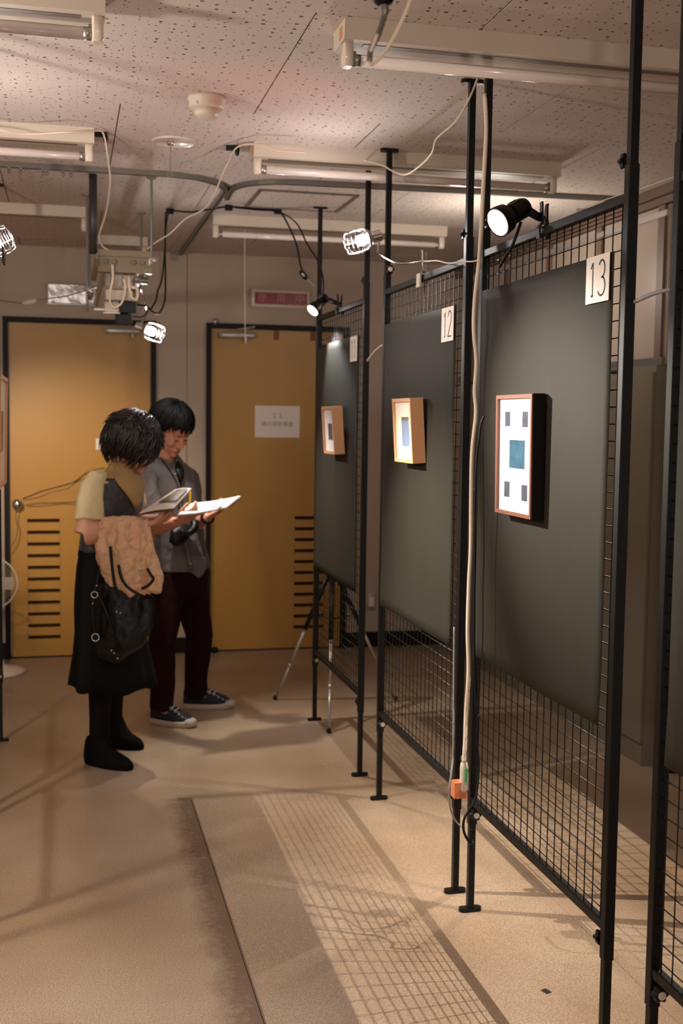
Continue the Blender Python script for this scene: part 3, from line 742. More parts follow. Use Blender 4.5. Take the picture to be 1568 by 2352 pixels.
b = MB(); b.tube(spline([f13+Vector((.075, .03, .01)), at(1178, 560, 3.0), at(1160, 590, 3.02), at(1148, 612, 3.05)], 5), .0042, 6); b.build('lamp_cord', M['cable_black'], lamp13, True)
f11 = at(718, 713, 5.32)
lamp11 = spot_lamp(f11, (-.55, -.25, -.55), 5.13, 'small black clip lamp shining on panel 11', M['glow11'], r=.030, power=36, spot=1.5, target=(1.195, 5.08, 1.45))

def cage_lamp(pos, direc, lab, group='caged bulb lamps'):
    """clear bulb inside a chrome wire cage with a reflector collar"""
    d, s, u = basis(direc); P = Vector(pos)
    t = thing('caged_lamp', lab, 'lamp', P, group)
    b = MB(); b.lathe([(.014, -.085), (.021, -.083), (.021, -.050), (.017, -.046)], P, d, 20); sharp(b.build('bulb_socket', M['chrome'], t))
    b = MB(); b.lathe([(.017, -.046), (.030, -.040), (.036, -.030), (.037, -.022), (.035, -.022), (.028, -.036), (.016, -.042)], P, d, 24); b.build('collar', M['chrome'], t, True)
    b = MB(); n = 24; R = .040
    for h, rr in ((-.022, .040), (-.005, .045), (.013, .045), (.031, .044), (.047, .040)):
        b.tube([P+d*h+(s*math.cos(2*PI*k/n)+u*math.sin(2*PI*k/n))*rr for k in range(n)], .0014, 5, closed=True)
    for k in range(6):
        a = 2*PI*k/6; e = s*math.cos(a)+u*math.sin(a)
        b.tube([P-d*.030+e*.036, P-d*.005+e*.0455, P+d*.031+e*.0445, P+d*.047+e*.040, P+d*.054+e*.018], .0014, 5)
    b.tube([P+d*.054+(s*math.cos(2*PI*k/12)+u*math.sin(2*PI*k/12))*.018 for k in range(12)], .0014, 5, closed=True)
    b.build('wire_cage', M['chrome'], t, True)
    b = MB(); b.lathe([(.008, -.046), (.010, -.036), (.017, -.020), (.020, -.006), (.016, .008), (.008, .015), (.001, .017)], P, d, 20); b.build('light_bulb', M['bulb'] if 'panel 12' in lab or 'left' in lab else M['bulb_centre'], t, True)
    return t, P-d*.085
p12 = at(826, 553, 4.20)
cl12, e12 = cage_lamp(p12, (-.80, -.10, -.25), 'caged bulb lamp on a bent metal arm above panel 12')
b = MB(); b.tube(spline([e12+Vector((0, 0, -.012)), at(868, 577, 4.2), at(890, 596, 4.1), at(920, 606, 4.0), at(955, 602, 3.95), at(974, 600, 3.93)], 6), .0038, 7); b.build('gooseneck', M['chrome'], cl12, True)
cc = clip_on_rail(cl12, 3.865, 2.014, m='chrome', h=.072)
MB().box((XP-.020, 3.845, 1.972), (XP-.014, 3.885, 2.018)).build('clip_pad', M['whiteplastic'], cc)
clC, eC = cage_lamp(at(350, 762, 5.42), (.80, -.35, -.30), 'caged bulb lamp hanging from the ceiling rig above the two people')
_p = at(350, 762, 5.42)+Vector((.05, -.02, -.05)); l = light('spot_light', 'SPOT', _p, 60, WARM, .02, (1.35, 4.95, 0), 1.45, 1); l.parent = clC; l.matrix_parent_inverse = wm(clC).inverted()
b = MB(); b.tube(spline([eC, at(330, 735, 5.45), at(335, 705, 5.35), at(326, 672, 5.25), at(312, 645, 5.12), at(305, 628, 5.08)], 6), .0040, 7); b.build('gooseneck', M['chrome'], clC, True)
clL, eL = cage_lamp((-.212, 3.80, 2.045), (.72, -.1, .35), 'bright bulb lamp cut off by the left edge of the picture')
l = light('spot_light', 'SPOT', (-.170, 3.79, 2.05), 330, WARM, .007, (2.15, 3.6, .0), .84, 1); l.parent = clL; l.matrix_parent_inverse = wm(clL).inverted()
l = light('reflector_beam', 'SPOT', (-.170, 3.78, 2.05), 430, WARM, .007, (1.2, 2.66, 1.38), .58, 1); l.parent = clL; l.matrix_parent_inverse = wm(clL).inverted()
b = MB(); b.tube([eL, (-.30, 3.83, 2.03)], .006, 8); b.build('lamp_arm', M['plastic_black'], clL)
b = MB(); b.box((-.192, 3.76, 1.985), (-.186, 3.86, 2.03)); b.build('shade_flap', M['plastic_black'], clL)

# blurred arm lamp close to the camera, hanging at the top of the frame
hd = thing('hanging_arm', 'blurred metal arm and clear cord loop hanging into view at the top', 'lamp arm', at(862, 60, 1.75))
b = MB(); b.tube(spline([at(876, -60, 1.75), at(880, 0, 1.75), at(882, 34, 1.75), at(868, 80, 1.74), at(852, 112, 1.72), at(848, 140, 1.70)], 6), [.007]*12+[.0045]*19, 8); b.build('metal_arm', M['greymetal'], hd, True)
b = MB(); b.tube(spline([at(965, -70, 1.72), at(942, 0, 1.7), at(922, 50, 1.7), at(893, 105, 1.7), at(862, 143, 1.7), at(848, 146, 1.70), at(850, 122, 1.71), at(866, 80, 1.72)], 6), .0028, 7); b.build('clear_cord', M['cable_white'], hd, True)
b = MB(); b.ell(at(880, -6, 1.75), (.017, .017, .014)); b.build('joint', M['plastic_black'], hd, True)
b = MB(); b.tube([at(876, -60, 1.75), at(872, -330, 1.78)], .007, 8); b.build('upper_arm', M['greymetal'], hd, True)

# ------------------------------------------------------------------ cables
def cable(name, pts, r, m, lab, sub=6, cat='cable'):
    b = MB(); b.tube(spline(pts, sub), r, 10 if r > .005 else 6); o = b.build(name, M[m], None, True); return tag(o, lab, cat)
def onceil(px, py, z=CZ-.008):
    d = at(px, py, 1)-CAMP; return CAMP+d*((z-CH)/d.z)
def onY(px, py, Y):
    d = at(px, py, 1)-CAMP; return CAMP+d*(Y/d.y)
def onX(px, py, X):
    d = at(px, py, 1)-CAMP; return CAMP+d*(X/d.x)
cable('white_cable', [onceil(-30, 285), onceil(0, 298, CZ-.05), onceil(60, 308, CZ-.055), onceil(150, 304, CZ-.055), onceil(222, 300, CZ-.02), onceil(238, 309, CZ-.02), at(247, 360, 4.25), at(253, 420, 4.4), at(243, 490, 4.7), at(226, 545, 4.95), at(236, 566, 4.97), at(248, 574, 4.97)], .0035, 'cable_white', 'white cable hanging from the left ceiling clip down to the rig')
cable('white_cable', [onceil(700, 350, CZ-.06), onceil(640, 345, CZ-.056), onceil(596, 332, CZ-.03), onceil(545, 338, CZ-.02), at(518, 385, 4.5), at(492, 445, 4.7), at(468, 480, 4.9), at(425, 503, 5.0), at(392, 535, 5.05), at(352, 560, 5.0), at(338, 572, 4.97)], .0032, 'cable_white', 'white cable from the middle ceiling clip down to the right side of the rig')
cable('white_cable', [onceil(1098, 176, CZ-.02), at(1078, 225, 3.38), at(1045, 280, 3.4), at(1003, 318, 3.5), at(992, 350, 3.6), at(965, 380, 3.75), at(930, 401, 3.95), at(900, 392, 4.2), at(882, 382, 4.3), at(850, 372, 4.4), at(810, 362, 4.42), at(700, 352, 4.42)], .0032, 'cable_white', 'white cable drooping across the ceiling between panels 12 and 13')
main_pts = [at(1113, 215, 3.36), at(1116, 300, 3.36), at(1110, 420, 3.36), at(1104, 540, 3.36), at(1100, 600, 3.36), at(1090, 690, 3.36), at(1088, 760, 3.36), at(1094, 830, 3.37), at(1090, 900, 3.38), at(1093, 950, 3.38), at(1084, 1040, 3.38), at(1082, 1150, 3.38), at(1081, 1260, 3.38), at(1077, 1340, 3.39), at(1074, 1450, 3.39), at(1076, 1540, 3.40), at(1070, 1640, 3.41), at(1068, 1700, 3.41), at(1065, 1752, 3.41)]
cable('white_cable', main_pts, .0062, 'cable_white', 'thick white cable running down between the posts of panels 12 and 13', 5)
cable('twisted_cord', [at(974, 600, 3.9), at(985, 600, 3.85), at(1004, 599, 3.75), at(1025, 604, 3.65), at(1045, 604, 3.55), at(1062, 600, 3.5), at(1080, 601, 3.4), at(1098, 598, 3.37)], .0024, 'cable_white', 'thin pale cord from the caged lamp clip to the thick white cable')
cable('black_cable', [at(345, 712, 5.2), at(358, 690, 5.2), at(362, 668, 5.2), at(372, 640, 5.3), at(378, 580, 5.5), at(381, 520, 5.7), at(388, 486, 5.8), onceil(400, 484, CZ-.02), onceil(440, 487, CZ-.02), onceil(480, 481, CZ-.02), onceil(525, 475, CZ-.02), onceil(590, 480, CZ-.02), onceil(638, 485, CZ-.02), at(658, 510, 5.6), at(680, 560, 5.5), at(690, 610, 5.45), at(695, 622, 5.42)], .0045, 'cable_black', 'black cable looping from the rig along the ceiling toward panel 11')
cable('black_cable', [at(380, 488, 5.8), at(379, 560, 5.6), at(380, 640, 5.4), at(378, 690, 5.25), at(366, 718, 5.2), at(350, 716, 5.2), at(338, 704, 5.18), at(318, 700, 5.1), at(302, 698, 5.08)], .0042, 'cable_black', 'black cable hanging in a loop right of the rig')
cable('black_cable', [onceil(525, 475, CZ-.025), onceil(590, 482, CZ-.025), onceil(640, 487, CZ-.025), at(680, 512, 5.5), at(705, 560, 5.45), at(730, 600, 5.40), at(742, 640, 5.3), at(742, 680, 5.28)], .0038, 'cable_black', 'second black cable dropping behind the far post of panel 11')
for (px_, py_) in ((390, 485), (638, 485), (525, 477)):
    pp = onceil(px_, py_, CZ-.014); q = MB(); q.obox(pp, (.018, 0, 0), (0, .008, 0), (0, 0, .014)); tag(q.build('cable_clip', M['plastic_black']), {390: 'black cable clip where the loop drops beside the curtain rail', 638: 'black cable clip on the far edge of the ceiling hatch', 525: 'black cable clip at the near left corner of the ceiling hatch'}[px_], 'clip')
sw = thing('inline_switch', 'black inline cord switch hanging left of panel 11', 'switch', at(697, 632, 5.42))
b = MB(); A = (at(705, 641, 5.42)-at(689, 622, 5.42))/2; b.tube([at(697, 632, 5.42)+A*k for k in (-1, -.8, -.3, .3, .8, 1)], [.005, .012, .0145, .0145, .012, .005], 10); b.build('switch_body', M['plastic_black'], sw, True)
b = MB(); b.obox(at(696, 631, 5.405), A*.25, (_r*.004), _u*.004); b.build('switch_button', M['chrome'], sw)
cable('grey_cord', [at(705, 641, 5.42), at(714, 650, 5.42), at(726, 657, 5.40)], .0028, 'cable_grey', 'short grey cord from the switch to the post of panel 11')
# cord with an inline switch crossing the dark wall at left
cable('pale_cord', [at(-20, 686, 5.0), at(0, 690, 5.0), at(30, 694, 5.0), at(52, 697, 5.0)], .003, 'beigemetal', 'pale cord at the left edge leading to a white inline switch')
b = MB(); b.tube([at(50, 696, 5.0), at(55, 695.5, 5.0), at(67, 693.5, 5.0), at(79, 691, 5.0), at(84, 690, 5.0)], [.004, .010, .012, .010, .004], 10); tag(b.build('inline_switch', M['whiteplastic'], None, True), 'white inline cord switch left of the foil wrapped box', 'switch')
cable('pale_cord', [at(84, 690, 5.0), at(110, 686, 5.0), at(160, 678, 5.0), at(215, 660, 5.0), at(250, 645, 5.0), at(290, 630, 5.0), at(322, 618, 5.0)], .003, 'beigemetal', 'pale cord from the white switch to the rig')
# string in front of the right door
cable('pull_string', [onceil(562, 500, CZ-.01), onY(562, 600, 6.3), onY(562, 700, 6.3), onY(563, 780, 6.3)], .0022, 'cable_white', 'thin white pull string hanging before the right door', 2, 'string')
b = MB(); b.tube([onY(563, 770, 6.3), onY(563.4, 778, 6.3), onY(564, 792, 6.3)], [.003, .005, .004], 8); b.build('pull_knob', M['whiteplastic'], bpy.data.objects['pull_string'], True)
# cables draped from the door knob on the left
cable('thin_cord', [onY(52, 1146, 7.28), onY(75, 1137, 7.25), onY(97, 1128, 7.2), onY(135, 1118, 7.15), onY(172, 1106, 7.1), onY(200, 1086, 7.05), onY(240, 1075, 7.0)], .0036, 'cable_black', 'dark cord draped from the door knob toward the woman')
cable('thin_cord', [onY(55, 1148, 7.28), onY(85, 1143, 7.25), onY(120, 1130, 7.2), onY(155, 1122, 7.15), onY(185, 1102, 7.1), onY(235, 1090, 7.0)], .0030, 'woodtrim', 'lower brown cord draped from the door knob toward the woman')
cable('thin_cord', [onY(38, 1170, 7.3), onY(36, 1190, 7.3), onY(41, 1212, 7.3), onY(35, 1240, 7.3), onY(22, 1258, 7.3)], .0030, 'woodtrim', 'brown cord hanging down from the door knob to the frame')
# loose cables behind the posts
cable('curved_cable', [onX(838, 835, XP+.004), onX(850, 820, XP+.004), onX(862, 806, XP+.004), onX(880, 791, XP+.004), onX(890, 784, XP+.004)], .0048, 'cable_white', 'white cable curving between panels 11 and 12')
cable('curved_cable', [onX(1440, 702, XP+.01), onX(1460, 692, XP+.01), onX(1480, 683, XP+.01), onX(1505, 673, XP+.01), onX(1530, 667, XP+.01), onX(1550, 664, XP+.01)], .0045, 'cable_grey', 'grey cable curving between panel 13 and the right edge')
cable('stretched_line', [onY(1290, 500, 3.3), onY(1380, 462, 3.0), onY(1470, 434, 2.7), onY(1580, 395, 2.4)], .0014, 'cable_white', 'thin line stretched above panel 13 to the right edge', 3, 'line')
# extension tap strapped between the posts
tp = thing('extension_tap', 'white extension tap with a green label between panels 12 and 13', 'extension tap', at(1067, 1790, 3.42))
b = MB(); secs = []
for py_, ra, rb in ((1748, .004, .004), (1752, .010, .010), (1762, .0125, .012), (1812, .0135, .013), (1818, .010, .010)):
    secs.append((at(1065.5, py_, 3.43), ra, rb))
b.loft(secs, (1, 0, 0), (0, 1, 0), 14); b.build('tap_body', M['whiteplastic'], tp, True)
b = MB(); b.obox(at(1070.5, 1781, 3.417), _r*.0045, _u*.021, _f*.001); b.build('green_label', M['green'], tp)
b = MB(); c = at(1063.5, 1742, 3.42); b.tube([c+_r*(.006*math.cos(k*PI/6))+_u*(.010*math.sin(k*PI/6)) for k in range(12)], .002, 6, closed=True); b.build('hanging_ring', M['chrome'], tp, True)
wbk = MB().obox(at(1054, 1812, 3.44), (.020, 0, 0), (0, .018, 0), (0, 0, .024)).build('wood_block', M['wood_block'])
tag(wbk, 'orange wooden block wedged at the lower rail of panel 12', 'block')
cable('looping_cord', [at(1043, 1440, 3.385), at(1042, 1560, 3.385), at(1041, 1665, 3.38), at(1040, 1735, 3.38), at(1036, 1775, 3.36), at(1031, 1815, 3.35), at(1033, 1850, 3.36), at(1041, 1877, 3.38), at(1054, 1894, 3.42), at(1066, 1902, 3.38)], .0030, 'cable_grey', 'grey cord looping beside the lower end of panel 12')
cable('looping_cord', [at(1098, 1640, 3.30), at(1094, 1700, 3.3), at(1099, 1760, 3.3), at(1092, 1830, 3.28), at(1077, 1860, 3.27), at(1066, 1880, 3.26), at(1064, 1905, 3.26), at(1072, 1926, 3.26), at(1084, 1938, 3.27), at(1086, 1925, 3.28), at(1083, 1905, 3.28)], .0038, 'cable_black', 'black cord looping at the foot of panel 13')
cable('power_cord', [at(1112, 955, 3.22), at(1104, 975, 3.23), at(1100, 1010, 3.24), at(1094, 1060, 3.26), at(1091, 1150, 3.28), at(1090, 1300, 3.3), at(1089, 1500, 3.3), at(1094, 1640, 3.3)], .0030, 'cable_black', 'thin black cord running down the far post of panel 13')
MBt = MB(); g0 = gnd(1254, 2278); MBt.obox(g0+Vector((0, 0, .0016)), (.008, .003, 0), (-.004, .011, 0), (0, 0, .0007)); tag(MBt.build('tape_scrap', M['tape']), 'small square of black tape on the floor near panel 13', 'tape')

# ------------------------------------------------------------------ ceiling rig with rods and boxes
rg = thing('ceiling_rig', 'metal equipment rig with boxes hanging from the ceiling on rods', 'equipment rig', (.25, 5.1, 2.2))
def rb(name, m, f, smooth=False):
    b = MB(); f(b); return b.build(name, M[m], rg, smooth)
def Q(px, py, Y=5.1): return onY(px, py, Y)
top = 2.218
rb('dark_pole', 'darkpole', lambda b: b.cyl((.116, 5.14, top-.01), (.116, 5.14, CZ-.001), .0175, 18), True)
for (x, y, lo) in ((.362, 5.115, 2.175), (.374, 6.013, 2.19), (.376, 6.88, 2.19), (.136, 6.88, 2.19), (.098, 5.6, 2.0)):
    r_ = rb('threaded_rod', 'greymetal', lambda b: b.cyl((x, y, lo), (x, y, CZ-.001), .0058, 8))
    q = MB(); q.lathe([(.024, 0), (.022, -.006), (.010, -.012)], (x, y, CZ-.001), (0, 0, 1), 18); q.build('rod_rosette', M['beigemetal'], r_, True)
for i, (z0, z1) in enumerate(((2.196, 2.222), (2.128, 2.152))):
    rb('channel', 'beigemetal', lambda b: b.box((.135, 5.085, z0), (.362, 5.13, z1)))
cb_ = rb('channel_plate', 'beigemetal', lambda b: b.box((.143, 5.10, 2.152), (.350, 5.125, 2.196)))
for px_ in (243, 263, 307, 327):
    c = Q(px_, 590, 5.098); q = MB(); q.cyl((c.x, 5.10, 2.174), (c.x, 5.091, 2.174), .010, 12); q.build('bolt', M['beigemetal'], cb_, True)
for x in (.137, .352): rb('side_channel', 'greymetal', lambda b: b.box((x-.012, 5.13, 2.19), (x+.012, 6.95, 2.214)))
rb('cross_channel', 'greymetal', lambda b: b.box((.12, 5.98, 2.165), (.38, 6.03, 2.19)))
rb('angle_bar', 'beigemetal', lambda b: b.tube([Q(238, 612), Q(230, 660), Q(220, 702)], [.010, .010, .010], 4))
rb('angle_bar', 'beigemetal', lambda b: b.tube([Q(336, 612), Q(328, 645, 5.15), Q(318, 668, 5.2)], .009, 4))
rb('foot_bracket', 'silver', lambda b: b.box((.118, 5.09, 1.965), (.176, 5.12, 1.973)))
rb('ballast_box', 'windowgrey', lambda b: b.box((.165, 5.12, 2.075), (.300, 5.22, 2.120)))
rb('white_box', 'whiteplastic', lambda b: b.box((.165, 5.07, 2.008), (.280, 5.16, 2.052), 0, .004))
rb('white_box', 'whiteplastic', lambda b: b.box((.160, 5.06, 1.955), (.222, 5.15, 1.998), 0, .004))
rb('black_adapter', 'plastic_black', lambda b: b.box((.222, 5.06, 1.955), (.295, 5.15, 2.002), 0, .003))
rb('black_adapter', 'plastic_black', lambda b: b.box((.208, 5.07, 1.905), (.276, 5.14, 1.952), 0, .003))
rb('box_shelf', 'silver', lambda b: b.box((.155, 5.05, 1.950), (.225, 5.15, 1.9545)))
rb('shelf_stay', 'greymetal', lambda b: b.tube([(.19, 5.10, 1.95), (.19, 5.10, 2.13)], .006, 6))
rb('green_plug', 'green', lambda b: b.tube([Q(293, 722, 5.08), Q(303, 727, 5.08)], [.008, .006], 8))
rb('plug_cord', 'cable_black', lambda b: b.tube(spline([Q(303, 726, 5.08), Q(316, 728, 5.1), Q(328, 727, 5.12), Q(338, 718, 5.15), Q(340, 705, 5.2)], 5), .003, 6), True)
rb('adapter_cord', 'cable_black', lambda b: b.tube(spline([Q(300, 698, 5.08), Q(318, 701, 5.08), Q(336, 703, 5.1)], 5), [.007]*4+[.004]*7, 6), True)
rb('white_loop', 'cable_white', lambda b: b.tube(spline([Q(258, 608, 5.08), Q(259, 640, 5.05), Q(253, 670, 5.04), Q(253, 695, 5.04), Q(264, 706, 5.04), Q(278, 697, 5.04), Q(286, 675, 5.05), Q(287, 655, 5.05), Q(284, 642, 5.06)], 6), .0052, 7), True)
rb('white_loop', 'cable_white', lambda b: b.tube(spline([Q(296, 636, 5.08), Q(297, 660, 5.05), Q(302, 682, 5.05), Q(312, 688, 5.05), Q(316, 675, 5.06), Q(313, 650, 5.08), Q(316, 632, 5.1)], 6), .0062, 7), True)
rb('clamp_knot', 'greymetal', lambda b: (b.box((.285, 5.06, 2.085), (.345, 5.12, 2.105)), b.ell((.30, 5.07, 2.10), (.018, .014, .014)), b.ell((.335, 5.08, 2.115), (.014, .012, .010))), True)
rb('rod_hook', 'greymetal', lambda b: b.tube([Q(206, 600, 5.6), Q(208, 680, 5.6)], .006, 6))
rb('clip_bracket', 'chrome', lambda b: (b.obox(Q(212, 663, 5.3), (.02, 0, .004), (0, .01, 0), (0, 0, .004)), b.obox(Q(206, 668, 5.3), (.014, 0, -.006), (0, .01, 0), (0, 0, .003))))
rb('outlet_disc', 'silver', lambda b: b.cyl((.362, 5.10, 2.188), (.362, 5.10, 2.194), .022, 16), True)
# small dark box fixed above panel, seen through the mesh
# ------------------------------------------------------------------ tripod
tr = thing('tripod', 'silver camera tripod with black head standing behind panel 11', 'tripod', (1.35, 5.78, 0))
HT = Vector((1.335, 5.76, .70)); feet = [gnd(755, 1684), gnd(632, 1607), gnd(908, 1609)]
for fpt in feet:
    lg = MB(); a = HT+(Vector((fpt.x, fpt.y, HT.z))-HT).normalized()*.03
    P = lambda k: a.lerp(fpt, k)
    lg.tube([P(0), P(.42)], .013, 8); l1 = lg.build('leg', M['plastic_black'], tr, True)
    q = MB(); q.tube([P(.40), P(.72)], .0085, 8); q.build('middle_section', M['silver'], l1, True)
    q = MB(); q.tube([P(.70), P(.975)], .0065, 8); q.build('lower_section', M['silver'], l1, True)
    q = MB(); q.tube([P(.40), P(.435)], .012, 8); q.tube([P(.70), P(.725)], .0095, 8); q.build('leg_lock', M['silver'], l1, True)
    q = MB(); q.lathe([(.006, .0), (.011, .002), (.011, .018), (.007, .024)], fpt+Vector((0, 0, .0005)), (0, 0, 1), 12); q.build('rubber_foot', M['plastic_black'], l1, True)
q = MB(); q.lathe([(.012, -.03), (.030, -.02), (.034, .0), (.030, .02), (.014, .026), (.012, .04)], HT, (0, 0, 1), 18); q.build('tripod_head', M['plastic_black'], tr, True)
q = MB(); q.cyl(HT+Vector((0, 0, -.26)), HT+Vector((0, 0, .02)), .011, 12); q.build('centre_column', M['plastic_black'], tr, True)
q = MB(); q.cyl(HT+Vector((0, 0, .035)), HT+Vector((0, 0, .065)), .005, 8); q.build('mount_screw', M['silver'], tr, True)
q = MB(); q.ell(HT+Vector((-.008, -.034, -.004)), (.008, .006, .009)); q.build('lock_button', M['chrome'], tr, True)
for fpt in feet:
    q = MB(); q.tube([HT+Vector((0, 0, -.22)), HT.lerp(fpt, .30)+Vector((0, 0, .0))], .004, 6); q.build('spreader', M['plastic_black'], tr)

# ------------------------------------------------------------------ fan at the left edge
fc = onY(-22, 1340, 6.90)
fn = thing('pedestal_fan', 'white pedestal fan half hidden by the left edge', 'fan', (fc.x, 6.9, 0))
q = MB(); R = .150
for k in range(60):
    a = 2*PI*k/60; e = Vector((math.cos(a), 0, math.sin(a)))
    q.tube([fc+e*.02+Vector((0, -.055, 0)), fc+e*.07+Vector((0, -.052, 0)), fc+e*.125+Vector((0, -.035, 0)), fc+e*R], .0011, 4)
q.build('grille_wires', M['white_metal'], fn, True, kind='stuff')
q = MB(); q.tube([fc+Vector((math.cos(k*PI/24), 0, math.sin(k*PI/24)))*R for k in range(48)], .005, 6, closed=True); q.build('grille_rim', M['white_metal'], fn, True)
q = MB(); q.lathe([(.03, 0), (.05, .03), (.05, .12), (.03, .15)], fc+Vector((0, .0, 0)), (0, 1, 0), 20); q.build('motor_housing', M['white_metal'], fn, True)
for k in range(3):
    a = 2*PI*k/3; q = MB(); e = Vector((math.cos(a), 0, math.sin(a))); g_ = Vector((-math.sin(a), 0, math.cos(a)))
    q.obox(fc+e*.075+Vector((0, -.015, 0)), e*.055, g_*.034+Vector((0, .012, 0)), Vector((0, .0015, 0))); q.build('blade', M['windowgrey'], fn)
q = MB(); q.cyl((fc.x, 6.97, .04), (fc.x, 6.97, fc.z-.02), .014, 12); q.build('fan_pole', M['white_metal'], fn, True)
q = MB(); q.lathe([(.150, .001), (.150, .018), (.11, .035), (.03, .048), (.018, .08)], (fc.x+.045, 6.95, 0), (0, 0, 1), 30); q.build('fan_base', M['white_metal'], fn, True)

# ------------------------------------------------------------------ people
UH = Vector((math.cos(YAW), -math.sin(YAW), 0)); VH = Vector((math.sin(YAW), math.cos(YAW), 0)); ZH = Vector((0, 0, 1))
def head_matrix(fwd, roll=0.):
    y = Vector(fwd).normalized(); x = y.cross(ZH).normalized(); z = x.cross(y)
    R = Matrix((x, y, z)).transposed(); return R @ Matrix.Rotation(roll, 3, 'Y')
def head_parts(b, o, A, sc=1.):
    def e(c, r, n=18, k=12): b.ell(o+A@(Vector(c)*sc), [q*sc for q in r], A, n, k)
    e((0, -.018, .035), (.076, .094, .084)); e((0, .018, -.025), (.067, .070, .080)); e((0, .028, -.068), (.050, .052, .038))
    e((0, .070, -.098), (.020, .018, .015)); e((0, .066, .040), (.055, .028, .040))
    for s in (-1, 1):
        e((s*.030, .082, .018), (.021, .010, .007)); e((s*.031, .076, -.001), (.0145, .012, .0095)); e((s*.042, .058, -.030), (.024, .026, .024))
        e((s*.050, .012, -.060), (.018, .04, .026)); e((s*.079, -.008, -.008), (.008, .017, .029)); e((s*.0105, .094, -.040), (.008, .009, .007))
    b.tube([o+A@(Vector(p)*sc) for p in ((0, .086, .012), (0, .094, -.008), (0, .101, -.026), (0, .103, -.034))], [.007*sc, .0075*sc, .009*sc, .0105*sc], 10)
    e((0, .104, -.036), (.0092, .009, .008)); e((0, .086, -.066), (.022, .009, .0055)); e((0, .085, -.075), (.018, .009, .006)); e((0, .079, -.068), (.030, .010, .016))
def face_details(par, o, A, sc, hairmat):
    def P(c): return o+A@(Vector(c)*sc)
    for s in (-1, 1):
        q = MB(); q.tube([P((s*.014, .0885, .0175)), P((s*.028, .0925, .0235)), P((s*.042, .084, .0215)), P((s*.049, .076, .016))], [.002, .0034, .003, .0012], 6, flat=.6); q.build('eyebrow', hairmat, par, True)
        q = MB(); q.tube([P((s*.018, .0845, -.0045)), P((s*.026, .0888, -.0075)), P((s*.035, .0872, -.0080)), P((s*.044, .078, -.0045))], [.0010, .0018, .0018, .0010], 6); q.build('eyelashes', hairmat, par, True)
    q = MB(); q.tube([P((-.021, .0855, -.0705)), P((-.010, .0925, -.068)), P((0, .0935, -.0695)), P((.010, .0925, -.068)), P((.021, .0855, -.0705))], [.0015, .0036, .0034, .0036, .0015], 8)
    q.tube([P((-.017, .0855, -.0745)), P((0, .0925, -.0765)), P((.017, .0855, -.0745))], [.0015, .0042, .0015], 8); q.build('lips', M['lips'], par, True)
def hand_parts(b, wrist, d, nrm, thumb, curl=(30, 40, 30), sc=1., spread=.0):
    d = Vector(d).normalized(); nrm = Vector(nrm); nrm = (nrm-d*nrm.dot(d)).normalized(); s = d.cross(nrm)
    if s.dot(Vector(thumb)) < 0: s = -s
    W = Vector(wrist)
    for k in (-1, -.33, .33, 1):     # palm as four merged metacarpals
        b.tube([W+s*(k*.014)*sc, W+d*.045*sc+s*(k*.024)*sc, W+d*.082*sc+s*(k*.029)*sc], [.015*sc, .0165*sc, .0115*sc], 8)
    base = W+d*.082*sc
    for i, (k, L) in enumerate(((1, .066), (.36, .074), (-.30, .069), (-.96, .054))):
        p = base+s*(k*.029)*sc; ang = 0; pts = [p]; dirn = d+s*(k*spread)
        for seg, fr in ((0, .44), (1, .31), (2, .25)):
            ang += math.radians(curl[seg]+i*3)
            dd = (dirn*math.cos(ang)+nrm*math.sin(ang)).normalized(); p = p+dd*(L*fr*sc); pts.append(p)
        b.tube(pts, [.0092*sc, .0085*sc, .0078*sc, .0062*sc], 8)
        b.ell(pts[-1], (.0062*sc,)*3, None, 8, 6)
    p0 = W+d*.022*sc+s*.020*sc; t1 = p0+(d*.6+s*.65+nrm*.25).normalized()*.040*sc; t2 = t1+(d*.85+s*.15+nrm*.35).normalized()*.030*sc; t3 = t2+(d*.9-s*.05+nrm*.4).normalized()*.022*sc
    b.tube([p0, t1, t2, t3], [.0145*sc, .0115*sc, .0095*sc, .0072*sc], 8); b.ell(t3, (.0072*sc,)*3, None, 8, 6)
def hair_cap(b, o, A, R, c0, tend, n=56, k=18, noise_a=0., seed=0):
    """closed shell over the skull; tend(a) is the polar angle where hair ends, a=0 is the forehead"""
    C = Vector(c0); rs_o = []; rs_i = []
    for j in range(k+1):
        ro, ri = [], []
        for i in range(n):
            a = 2*PI*i/n; t = tend(a)*j/k+.02
            dv = Vector((R[0]*math.sin(t)*math.sin(a), R[1]*math.sin(t)*math.cos(a), R[2]*math.cos(t)))
            g = 1+noise_a*(noise.noise(Vector((a*6, t*1.2, seed)))*1.0+.5*noise.noise(Vector((a*14, t*2, seed))))*min(1, t)
            ro.append(o+A@(C+dv*g)); ri.append(o+A@(C+dv*(.90 if j == k else .86)))
        rs_o.append(ro); rs_i.append(ri)
    b.rings(rs_o+rs_i[::-1], 0, True, True)
